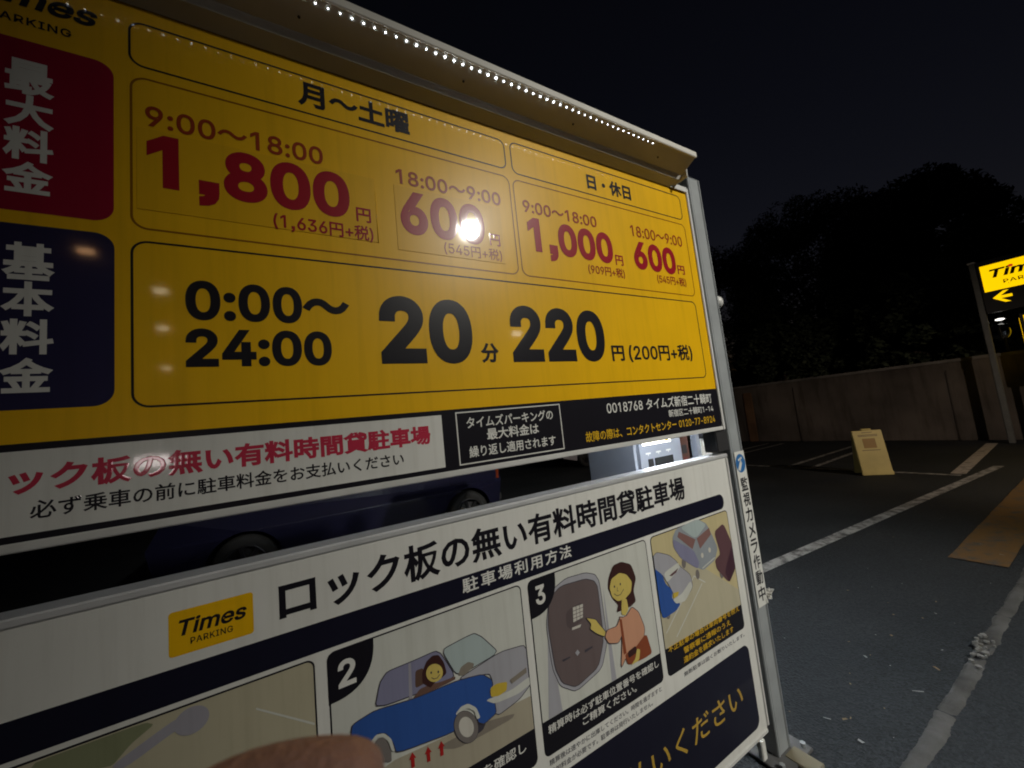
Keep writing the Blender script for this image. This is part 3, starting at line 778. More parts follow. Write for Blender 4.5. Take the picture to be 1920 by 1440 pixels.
ART = {
    "ground2":[(0.173,-0.742),(0.540,-0.769),(0.555,-0.856),(0.274,-0.816),(0.160,-0.758)],

    "shadow2":[(0.260,-0.766),(0.394,-0.767),(0.486,-0.786),(0.476,-0.795),(0.391,-0.795),(0.317,-0.793)],

    "hood":[(0.327,-0.638),(0.458,-0.618),(0.543,-0.629),(0.546,-0.734),(0.503,-0.758),(0.430,-0.770),(0.416,-0.703),(0.429,-0.681),(0.421,-0.658)],

    "blue":[(0.079,-0.652),(0.084,-0.629),(0.132,-0.621),(0.227,-0.635),(0.327,-0.638),(0.401,-0.651),(0.427,-0.676),(0.428,-0.690),(0.416,-0.703),(0.429,-0.730),(0.431,-0.760),(0.394,-0.770),(0.377,-0.759),(0.375,-0.732),(0.354,-0.709),(0.332,-0.709),(0.318,-0.740),(0.312,-0.751),(0.173,-0.732),(0.167,-0.706),(0.153,-0.680),(0.136,-0.672),(0.120,-0.683),(0.109,-0.700),(0.086,-0.688)],

    "cabin":[(0.132,-0.620),(0.147,-0.568),(0.164,-0.551),(0.225,-0.551),(0.290,-0.549),(0.332,-0.635)],

    "wind":[(0.297,-0.553),(0.361,-0.546),(0.389,-0.545),(0.410,-0.562),(0.455,-0.618),(0.333,-0.631)],

    "rail1":[(0.214,-0.553),(0.220,-0.553),(0.218,-0.633),(0.210,-0.632)],

    "headl":[(0.420,-0.693),(0.439,-0.690),(0.471,-0.698),(0.466,-0.719),(0.441,-0.722),(0.419,-0.715)],

    "bump":[(0.402,-0.716),(0.479,-0.724),(0.541,-0.713),(0.545,-0.733),(0.499,-0.742),(0.429,-0.736)],

    "grille":[(0.479,-0.697),(0.533,-0.686),(0.533,-0.700),(0.484,-0.709)],

    "wsh":[(0.370,-0.747),(0.400,-0.771),(0.389,-0.784),(0.352,-0.787)],

    "arch1":[(0.320,-0.712),(0.336,-0.702),(0.355,-0.703),(0.376,-0.722),(0.385,-0.750),(0.375,-0.750),(0.370,-0.728),(0.354,-0.714),(0.337,-0.712),(0.326,-0.721)],

    "arch0":[(0.118,-0.682),(0.132,-0.672),(0.149,-0.677),(0.164,-0.696),(0.170,-0.726),(0.163,-0.722),(0.157,-0.698),(0.146,-0.684),(0.133,-0.680),(0.124,-0.689)],

    "w0":[(0.125,-0.689),(0.135,-0.682),(0.147,-0.685),(0.156,-0.700),(0.162,-0.724),(0.161,-0.744),(0.130,-0.729)],

    "hair":[(0.244,-0.610),(0.245,-0.586),(0.257,-0.565),(0.273,-0.557),(0.289,-0.561),(0.301,-0.583),(0.306,-0.610),(0.298,-0.615),(0.272,-0.621),(0.263,-0.628)],

    "seat":[(0.229,-0.575),(0.249,-0.576),(0.251,-0.612),(0.226,-0.614)],

    "coat":[(0.218,-0.634),(0.237,-0.619),(0.264,-0.620),(0.291,-0.625),(0.328,-0.627),(0.327,-0.635),(0.227,-0.636)],

    "steer":[(0.335,-0.628),(0.344,-0.612),(0.365,-0.607),(0.381,-0.617),(0.378,-0.625),(0.352,-0.635)],

    "mach_out":[(0.614,-0.605),(0.632,-0.541),(0.653,-0.512),(0.703,-0.496),(0.780,-0.501),(0.819,-0.517),(0.834,-0.544),(0.838,-0.726),(0.802,-0.797),(0.695,-0.820),(0.640,-0.782),(0.620,-0.725)],

    "mach":[(0.620,-0.607),(0.633,-0.536),(0.680,-0.512),(0.778,-0.519),(0.812,-0.535),(0.824,-0.557),(0.823,-0.718),(0.789,-0.787),(0.697,-0.808),(0.648,-0.776),(0.629,-0.729)],

    "recess":[(0.689,-0.590),(0.753,-0.579),(0.752,-0.632),(0.701,-0.645),(0.686,-0.630)],

    "keyp":[(0.716,-0.586),(0.756,-0.588),(0.750,-0.626),(0.712,-0.628)],

    "slot":[(0.705,-0.641),(0.741,-0.643),(0.735,-0.650),(0.704,-0.648)],

    "mk1":[(0.657,-0.715),(0.687,-0.716),(0.686,-0.720),(0.659,-0.721)],

    "mk2":[(0.742,-0.719),(0.775,-0.719),(0.774,-0.724),(0.743,-0.727)],

    "mk3":[(0.706,-0.714),(0.716,-0.708),(0.723,-0.719),(0.713,-0.725)],

    "whair":[(0.865,-0.575),(0.873,-0.544),(0.899,-0.511),(0.937,-0.509),(0.980,-0.529),(0.996,-0.579),(0.976,-0.615),(0.982,-0.651),(0.955,-0.660),(0.934,-0.659),(0.889,-0.658),(0.901,-0.637),(0.881,-0.614)],

    "wface":[(0.872,-0.575),(0.884,-0.550),(0.922,-0.541),(0.953,-0.555),(0.974,-0.585),(0.963,-0.616),(0.931,-0.629),(0.899,-0.625),(0.878,-0.605)],

    "wneck":[(0.918,-0.625),(0.940,-0.629),(0.943,-0.665),(0.926,-0.679),(0.909,-0.670)],

    "wtorso":[(0.898,-0.673),(0.913,-0.680),(0.930,-0.680),(0.959,-0.661),(0.987,-0.687),(1.007,-0.747),(0.983,-0.801),(0.908,-0.801),(0.878,-0.827),(0.897,-0.747)],

    "warm":[(0.839,-0.694),(0.882,-0.697),(0.900,-0.676),(0.900,-0.731),(0.881,-0.749),(0.840,-0.736),(0.827,-0.711)],

    "whand":[(0.759,-0.629),(0.798,-0.647),(0.807,-0.661),(0.834,-0.698),(0.825,-0.710),(0.794,-0.689),(0.772,-0.668),(0.778,-0.654)],

    "wskirt":[(0.901,-0.792),(0.951,-0.789),(0.999,-0.767),(1.011,-0.771),(1.025,-0.834),(0.985,-0.836),(0.910,-0.829)],

    "wstrap":[(0.897,-0.680),(0.906,-0.684),(0.909,-0.790),(0.897,-0.791)],

    "wbag":[(0.914,-0.789),(0.953,-0.783),(0.957,-0.805),(0.916,-0.809)],

    "wlow":[(0.957,-0.794),(0.971,-0.802),(0.960,-0.832),(0.922,-0.833),(0.945,-0.820)],

    "c4car1roof":[(1.087,-0.535),(1.113,-0.523),(1.176,-0.549),(1.210,-0.579),(1.226,-0.602),(1.279,-0.648),(1.284,-0.695),(1.217,-0.732),(1.174,-0.693),(1.154,-0.650),(1.125,-0.604),(1.082,-0.570)],

    "c4wind":[(1.135,-0.602),(1.219,-0.587),(1.227,-0.609),(1.144,-0.640)],

    "c4blue":[(1.081,-0.569),(1.125,-0.603),(1.137,-0.640),(1.169,-0.673),(1.159,-0.698),(1.202,-0.730),(1.173,-0.745),(1.103,-0.750),(1.080,-0.703),(1.081,-0.634)],

    "c4bump":[(1.163,-0.702),(1.214,-0.699),(1.274,-0.669),(1.281,-0.694),(1.228,-0.729),(1.178,-0.722)],

    "c4hl":[(1.169,-0.682),(1.202,-0.686),(1.193,-0.699),(1.168,-0.701)],

    "c4dash":[(1.161,-0.619),(1.217,-0.606),(1.201,-0.619),(1.175,-0.624)],

    "c4car2":[(1.209,-0.496),(1.235,-0.469),(1.369,-0.461),(1.420,-0.490),(1.444,-0.535),(1.470,-0.597),(1.441,-0.638),(1.361,-0.655),(1.326,-0.636),(1.242,-0.579),(1.207,-0.525)],

    "c4roof2":[(1.256,-0.469),(1.368,-0.462),(1.419,-0.494),(1.340,-0.531)],

    "c4win2a":[(1.248,-0.482),(1.339,-0.533),(1.313,-0.563),(1.236,-0.499)],

    "c4win2b":[(1.347,-0.531),(1.433,-0.509),(1.439,-0.537),(1.359,-0.573)],

    "c4side2":[(1.208,-0.499),(1.320,-0.569),(1.343,-0.622),(1.327,-0.641),(1.241,-0.580),(1.207,-0.531)],

    "c4car3":[(1.462,-0.532),(1.532,-0.513),(1.570,-0.604),(1.570,-0.703),(1.511,-0.747),(1.444,-0.674),(1.440,-0.638),(1.482,-0.625)],

    "c4car3d":[(1.568,-0.607),(1.570,-0.703),(1.511,-0.747),(1.493,-0.698)],

    "c1green":[(-0.407,-0.471),(-0.255,-0.471),(-0.243,-0.480),(-0.274,-0.498),(-0.301,-0.525)],

    "c1lilac":[(-0.301,-0.522),(-0.221,-0.487),(-0.198,-0.482),(-0.180,-0.493),(-0.177,-0.506),(-0.211,-0.503),(-0.283,-0.534)],

    "c1line":[(-0.090,-0.519),(0.012,-0.594),(0.011,-0.598),(-0.090,-0.523)],

    "tab2":[(0.037,-0.466),(0.137,-0.472),(0.133,-0.514),(0.103,-0.552),(0.037,-0.570)],

    "tab3":[(0.566,-0.471),(0.660,-0.470),(0.641,-0.528),(0.601,-0.561),(0.568,-0.565)],

    "two":[(0.060,-0.490),(0.098,-0.493),(0.098,-0.548),(0.063,-0.544)],

    "three":[(0.587,-0.484),(0.623,-0.490),(0.621,-0.542),(0.585,-0.538)],


}


HARD = {'keyp', 'slot', 'rail1', 'mk1', 'mk2', 'mk3', 'c1line', 'wstrap', 'c4dash', 'c4win2a', 'c4win2b', 'grille'}


def chaikin(pts, k=2):
    for _ in range(k):
        out = []
        for i in range(len(pts)):
            (ax, az), (cx, cz) = pts[i], pts[(i + 1) % len(pts)]
            out += [(ax * 0.87 + cx * 0.13, az * 0.87 + cz * 0.13), (ax * 0.13 + cx * 0.87, az * 0.13 + cz * 0.87)]
        pts = out
    return pts


def art(b, key, col, lay, x0, x1, z0=-0.9, edge=False):
    pts = ART[key] if key in HARD else chaikin(ART[key])
    pts = [(min(max(x, x0), x1), max(z, z0)) for x, z in pts]
    b.poly(pts, C[col], lay)
    if edge:
        b.line(pts, 0.0022, C['line'], lay + 0.3)


def tab_pts(x0):
    q = [(x0, -0.571), (x0, -0.480), (x0 + 0.004, -0.470), (x0 + 0.014, -0.466)]
    for i in range(13):
        a = R(90 * i / 12)
        q.append((x0 + 0.098 * math.cos(a) ** 0.8, -0.466 - 0.105 * math.sin(a) ** 0.8))
    return q[::-1]


def cell(x0, x1, bgc):
    b = Sign()
    b.rr(x0, x1, -0.941, -0.466, 0.017, BLK, 1)
    b.rr(x0 + 0.0035, x1 - 0.0035, -0.850, -0.4695, 0.014, bgc, 2, (0, 0, 1, 1))
    return b


# step one: plan view of the bay
b = cell(-0.485, 0.017, C['beige'])
art(b, 'c1green', 'green', 3, -0.4815, 0.0135)
art(b, 'c1lilac', 'lilac', 4, -0.4815, 0.0135)
b.ell(-0.19, -0.497, 0.026, 0.024, C['lilac'], 4.4)
art(b, 'c1line', 'pale', 3, -0.4815, 0.0135)
b.text('駐車位置番号を確認し', -0.45, -0.02, -0.887, -0.862, WHT, 3, w=0.014)
b.build('step_picture', gb)
# step two: the driver in a blue car
b = cell(0.041, 0.543, C['pale'])
lo, hi = 0.0445, 0.5395
b.poly([(lo, -0.8495), (lo, -0.765), (0.17, -0.745), (0.36, -0.757), (hi, -0.765), (hi, -0.8495)], C['road'], 3)
art(b, 'shadow2', 'shade', 4, lo, hi)
art(b, 'wsh', 'line', 4.5, lo, hi)
art(b, 'hood', 'grey', 5, lo, hi, edge=True)
art(b, 'wind', 'glass', 5.6, lo, hi, edge=True)
art(b, 'steer', 'shade', 6.2, lo, hi)
art(b, 'cabin', 'side', 6, lo, hi, edge=True)
art(b, 'rail1', 'lilac', 6.6, lo, hi)
art(b, 'seat', 'seat', 6.6, lo, hi)
art(b, 'coat', 'coat', 6.9, lo, hi)
art(b, 'hair', 'hair', 7.2, lo, hi)
b.ell(0.2755, -0.598, 0.021, 0.021, C['skin'], 7.8, tilt=-0.25)
for ex in (0.267, 0.285):
    b.ell(ex, -0.594 - (ex - 0.267) * 0.3, 0.0022, 0.0030, C['line'], 8.2, 10)
b.line([(0.267, -0.606), (0.273, -0.611), (0.281, -0.612), (0.288, -0.607)], 0.0016, C['line'], 8.2, False)
art(b, 'blue', 'blue', 8, lo, hi, edge=True)
art(b, 'headl', 'yell', 9, lo, hi)
art(b, 'bump', 'pale', 8.8, lo, hi)
art(b, 'grille', 'shade', 8.8, lo, hi)
for k in ('arch1', 'arch0'):
    art(b, k, 'pale', 9, lo, hi)
art(b, 'w0', 'tyre', 9, lo, hi)
b.ell(0.345, -0.754, 0.0325, 0.0385, C['line'], 9.2, tilt=-0.45)
b.ell(0.345, -0.754, 0.0312, 0.0372, C['tyre'], 9.6, tilt=-0.45)
b.ell(0.345, -0.754, 0.0195, 0.0240, C['hub'], 10.1, tilt=-0.45)
for ax, az in ((0.2083, -0.764), (0.2455, -0.770), (0.2783, -0.773)):
    b.poly([(ax - 0.004, az - 0.016), (ax + 0.004, az - 0.0165), (ax + 0.004, az + 0.003), (ax + 0.0085, az + 0.001), (ax, az + 0.017), (ax - 0.0085, az + 0.003), (ax - 0.004, az + 0.003)], C['red'], 6)
b.poly(tab_pts(0.041), BLK, 5)
b.text('2', 0.061, 0.098, -0.547, -0.490, WHT, 6, w=0.034)
b.text('ロック板がないことを確認し', 0.075, 0.510, -0.893, -0.866, WHT, 3, w=0.014)
b.build('step_picture', gb)
# step three: the woman at the pay machine
b = cell(0.566, 1.067, C['pale'])
lo, hi = 0.5695, 1.0635
b.poly([(0.59, -0.8495), (0.62, -0.60), (0.64, -0.8495)], C['grey'], 2.6)
b.poly([(0.835, -0.8495), (0.846, -0.56), (0.856, -0.8495)], C['grey'], 2.6)
art(b, 'mach_out', 'grey', 3, lo, hi, edge=True)
art(b, 'mach', 'taupe', 4, lo, hi, edge=True)
art(b, 'recess', 'taupe2', 5, lo, hi)
art(b, 'keyp', 'hub', 6, lo, hi)
for i in range(1, 4):
    b.line([(0.714, -0.586 - i * 0.0105), (0.755, -0.587 - i * 0.0105)], 0.0018, C['taupe'], 6.4, False)
for i in range(1, 3):
    b.line([(0.715 + i * 0.0135, -0.587), (0.712 + i * 0.0135, -0.627)], 0.0018, C['taupe'], 6.5, False)
art(b, 'slot', 'hub', 6, lo, hi)
for k, c in (('mk1', 'line'), ('mk2', 'line'), ('mk3', 'grey')):
    art(b, k, c, 6, lo, hi)
art(b, 'whair', 'hair', 6, lo, hi)
art(b, 'wneck', 'skin', 6.6, lo, hi)
art(b, 'wface', 'skin', 7, lo, hi)
for ex, ez in ((0.893, -0.577), (0.920, -0.577)):
    b.ell(ex, ez, 0.0028, 0.0040, C['line'], 7.6, 10)
b.line([(0.888, -0.598), (0.899, -0.608), (0.915, -0.609), (0.932, -0.597)], 0.002, C['line'], 7.6, False)
b.line([(0.905, -0.583), (0.903, -0.594), (0.908, -0.595)], 0.0016, C['line'], 7.6, False)
art(b, 'wtorso', 'salmon', 7.4, lo, hi, -0.85, True)
art(b, 'wskirt', 'rust', 8, lo, hi, -0.85)
art(b, 'warm', 'salmon', 8.4, lo, hi, edge=True)
art(b, 'whand', 'skin', 8.8, lo, hi, edge=True)
art(b, 'wstrap', 'rust', 9, lo, hi)
art(b, 'wbag', 'hair', 9, lo, hi)
art(b, 'wlow', 'skin', 9.4, lo, hi, -0.85)
b.poly(tab_pts(0.566), BLK, 5)
b.text('3', 0.588, 0.622, -0.541, -0.487, WHT, 6, w=0.034)
b.text('精算時は必ず駐車位置番号を確認し', 0.585, 1.051, -0.888, -0.864, WHT, 3, w=0.014)
b.text('ご精算ください。', 0.706, 0.935, -0.920, -0.896, WHT, 3, w=0.014)
b.build('step_picture', gb)
# warning picture: cars in the wrong place
b = cell(1.090, 1.571, C['straw'])
lo, hi = 1.0935, 1.5675
b.poly([(lo, -0.8495), (lo, -0.74), (1.22, -0.60), (1.30, -0.60), (hi, -0.79), (hi, -0.8495)], C['beige'], 2.6)
b.line([(1.11, -0.80), (1.30, -0.66), (1.36, -0.70)], 0.004, C['pale'], 3, False)
b.line([(1.16, -0.83), (1.34, -0.70)], 0.004, C['pale'], 3, False)
for k, c, l in (('c4car2', 'steel', 4), ('c4side2', 'side', 4.6), ('c4roof2', 'glass', 5), ('c4win2a', 'rose', 5), ('c4win2b', 'rose', 5), ('c4car3', 'mauve', 4.2), ('c4car3d', 'plum', 4.8),
                ('c4car1roof', 'grey', 6), ('c4wind', 'pale', 6.6), ('c4dash', 'mauve', 7), ('c4blue', 'blue', 6.6), ('c4bump', 'pale', 7), ('c4hl', 'yell', 7.4)):
    art(b, k, c, l, lo, hi)
b.line([(max(x, lo), z) for x, z in chaikin(ART['c4car1roof'])], 0.0016, C['line'], 6.35)
for ex, ez in ((1.365, -0.600), (1.415, -0.592)):
    b.ell(ex, ez, 0.008, 0.010, C['hub'], 5.6, 12)
for ex, ez in ((1.252, -0.600), (1.322, -0.660), (1.470, -0.700), (1.130, -0.742)):
    b.ell(ex, ez, 0.012, 0.018, C['tyre'], 3.6, 14)
b.line([(1.356, -0.646), (1.440, -0.628)], 0.004, C['pale'], 5.6, False)
b.text('不正駐車の場合は車両番号を控え', 1.106, 1.550, -0.868, -0.847, INK_YEL, 3, w=0.014)
b.text('警察署に通報のうえ', 1.185, 1.480, -0.899, -0.877, INK_YEL, 3, w=0.014)
b.text('違約金を請求いたします', 1.178, 1.492, -0.929, -0.907, INK_YEL, 3, w=0.014)
b.build('warning_picture', gb)
b = Sign()
b.rr(-0.50, 1.573, -1.318, -1.003, 0.034, INKN, 1)
b.text('乗車前に料金をお支払いください', -0.14, 1.486, -1.205, -1.116, film('dull gold ink', (0.50, 0.32, 0.05)), 2, w=0.008)
b.build('payment_reminder', gb)

# ================================================================== POSTS
def post(x0, label, sticker):
    t = thing('sign_post', (x0 + 0.047, 1.045, 0), label, 'post', 'posts carrying the sign boards')
    b = MB()
    for u0, u1, y in ((-0.047, -0.032, -0.045), (-0.031, 0.036, -0.0425), (0.037, 0.047, -0.045)):
        b.box(u0, u1, y, 0.045, 0.012, 2.573, GREYP, 0.0025)
    b.box(-0.046, 0.046, -0.040, 0.044, 2.5735, 2.579, GREYP, 0.002)
    b.build('pole', t)
    b = MB()
    b.box(-0.11, 0.11, -0.10, 0.10, 0.0, 0.012, mat('dirty base plate', (0.10, 0.10, 0.10), rough=0.8, var=0.3), 0.002)
    for u in (-0.085, 0.085):
        for v in (-0.075, 0.075):
            b.cyl((u, v, 0.0125), (u, v, 0.03), 0.011, 0.011, GREYP, 6, False)
    b.build('base_plate', t)
    b = MB()
    for z in (1.276, 1.372):
        pass
    s = -1 if sticker else 1
    b.box(*sorted((s * 0.048, s * 0.135)), -0.043, 0.02, 1.272, 1.363, DARKM, 0.004)
    b.build('joint_block', t)
    return t


rp = post(1.668, 'grey steel post with a white camera notice, at the lot end of the boards', True)
lp = post(-0.662, 'plain grey steel post without a notice', False)
PX = 1.668 + 0.047
b = MB()
b.ball((0.062, -0.028, 1.963), 0.030, FRAME, 0.9, 0.9, 1.0, 10)
b.cyl((0.0475, -0.02, 1.963), (0.062, -0.028, 1.963), 0.018, 0.022, GREYP, 16)
b.build('round_cap', rp)


class PostSign(Sign):
    pass


b = Sign()
b.rr(1.689, 1.7645, -0.905, -0.240, 0.001, WHT, 0.0)
b.rr(1.7605, 1.7645, -0.905, -0.240, 0.001, WHT, 0.2)
stk = b.build('camera_sticker', rp, (OX - PX, -0.0462, 0))
BLU = film('sky blue film', (0.030, 0.16, 0.42))
b = Sign()
b.ell(1.7255, -0.293, 0.036, 0.041, BLU, 1)
b.poly([(1.700, -0.318), (1.715, -0.327), (1.737, -0.293), (1.722, -0.284)], WHT, 2)
b.poly([(1.708, -0.275), (1.738, -0.265), (1.741, -0.273), (1.711, -0.283)], WHT, 2)
b.line([(1.726, -0.275), (1.731, -0.290)], 0.006, WHT, 2, False)
e = b.build('emblem', stk)
b = Sign()
z = -0.355
for ch in '監視カメラ作動中':
    b.text(ch, 1.703, 1.756, z - 0.060, z, BLK, 1, w=0.02)
    z -= 0.0672
b.build('lettering', stk)
b = MB()
bm = bmesh.new()
bmesh.ops.create_grid(bm, x_segments=12, y_segments=12, size=0.5)
for v in bm.verts:
    n = Vector((mnoise.noise(v.co * 4), mnoise.noise(v.co * 4 + Vector((7, 1, 3))), mnoise.noise(v.co * 4 + Vector((2, 9, 5)))))
    v.co = Vector((0.065 + v.co.x * 0.05 + n.x * 0.02, -0.045 + n.y * 0.025, 0.625 + v.co.y * 0.045 + n.z * 0.022 - v.co.x * 0.01))
b.bm(bm, mat('cloth tape', (0.60, 0.59, 0.55), rough=0.8), True)
tp = b.build('loose_tape_end', rp)
b = MB()
b.box(-0.02, 0.06, -0.16, -0.05, 0.0, 0.015, mat('buff tile', (0.17, 0.15, 0.10), rough=0.8), 0.003)
b.build('foot_tile', rp)
b = MB()
b.box(-0.115, -0.085, -0.02, 0.0, 0.013, 0.09, WHT, 0.003)
b.build('foot_bracket', rp)

# ================================================================== PAY MACHINE AND ITS NEIGHBOURS (seen between the boards)
MACH = mat('pale blue grey machine paint', (0.30, 0.325, 0.38), rough=0.35, var=0.06)
pm = thing('payment_machine', (2.43, 2.0, 0), 'pale grey payment machine with a glowing panel and a dark slot', 'pay machine')
b = MB()
b.box(-0.262, 0.27, 0.0, 0.57, 0.10, 1.56, MACH, 0.03, 4)
b.build('housing', pm)
b = MB()
b.box(-0.27, 0.28, 0.0, 0.58, 0.0, 0.0995, CONC, 0.01)
b.build('plinth', pm)
b = MB()
b.box(-0.195, 0.125, -0.004, -0.0002, 1.215, 1.252, glow('lit panel', (1.0, 0.97, 0.86), 2.6), 0.001)
b.build('lit_panel', pm)
b = MB()
b.box(0.06, 0.095, -0.0055, -0.0042, 1.224, 1.244, mat('yellow mark', (0.8, 0.6, 0.05)), 0.0)
b.build('panel_mark', pm)
b = MB()
b.box(-0.155, -0.10, -0.004, -0.0003, 0.98, 1.112, DARKM, 0.003)
b.build('coin_slot', pm)
b = MB()
b.box(-0.082, 0.13, -0.004, -0.0003, 0.95, 1.112, mat('dark glass', (0.035, 0.037, 0.038), rough=0.15), 0.003)
b.build('screen', pm)
for k, u in enumerate((-0.145, -0.03, 0.085)):
    b = MB()
    b.add([(u - 0.028, -0.0015, 1.148), (u + 0.028, -0.0015, 1.148), (u + 0.028, -0.0015, 1.160), (u - 0.028, -0.0015, 1.160), (u + 0.007, -0.0015, 1.148), (u, -0.0015, 1.132), (u - 0.007, -0.0015, 1.148)], [[0, 6, 4, 1, 2, 3], [6, 5, 4]], WHT)
    b.build('marker', pm)
b = MB()
b.box(-0.80, 0.0, -0.62, 0.58, 1.92, 1.96, MACH, 0.01)  # unseen hood, stretched forward and left to carry its lamp
b.box(-0.12, -0.08, 0.36, 0.40, 1.561, 1.9195, MACH, 0.004)
b.build('hood', pm)
b = MB()
b.box(-0.76, -0.03, -0.58, -0.44, 1.905, 1.9195, glow('unseen hood tube', (0.84, 0.92, 1.0), 85.0), 0.002)  # unseen lamp, set forward and left to brighten rail and machine side
b.build('unseen_hood_lamp', pm)
b = MB()
b.box(-0.20, 0.20, -0.006, -0.0002, 1.36, 1.50, glow('added header glow', (0.88, 0.94, 1.0), 9.0), 0.002)  # unseen glowing panel, added so the rail in front reflects bright
b.build('added_header_glow', pm)

cb = thing('brown_cabinet', (2.775, 2.05, 0), 'dark brown cabinet beside the payment machine', 'cabinet')
b = MB()
b.box(-0.055, 0.062, 0.0, 0.35, 0.02, 1.5, mat('brown paint', (0.10, 0.045, 0.032), rough=0.5), 0.004)
b.build('body', cb)
b = MB()
b.box(-0.03, 0.03, -0.004, -0.0003, 1.09, 1.16, DARKM, 0.002)
b.box(-0.02, 0.03, -0.004, -0.0003, 1.02, 1.06, mat('maroon label', (0.14, 0.03, 0.025)), 0.002)
b.build('door_plate', cb)
nb = thing('notice_stand', (2.90, 2.0, 0), 'slim grey stand holding a white notice by the payment machine', 'notice stand')
b = MB()
b.box(-0.02, 0.022, 0.0, 0.06, 0.0, 1.55, MACH, 0.004)
b.build('pole', nb)
b = MB()
b.box(0.035, 0.34, 0.0, 0.012, 0.90, 1.192, WHT, 0.002)
pn = b.build('notice', nb)
b = Sign()
b.text('スマホ', 2.972, 3.155, -0.436, -0.388, BLK, 1, w=0.02)
b.text('決済', 3.00, 3.12, -0.52, -0.46, BLK, 1, w=0.02)
lt = b.build('lettering', pn, (OX - 2.90, -0.001, 0))
b = MB()
b.box(0.040, 0.15, -0.05, 0.03, 1.1925, 1.30, mat('charcoal plastic', (0.05, 0.05, 0.055), rough=0.4), 0.01)
b.box(0.055, 0.12, -0.053, -0.0505, 1.215, 1.262, mat('grey lens', (0.30, 0.30, 0.33), rough=0.3), 0.001)
b.build('reader_box', nb)


# ================================================================== CARS
DALLOY = mat('dark alloy', (0.10, 0.10, 0.11), rough=0.3, metal=0.9)


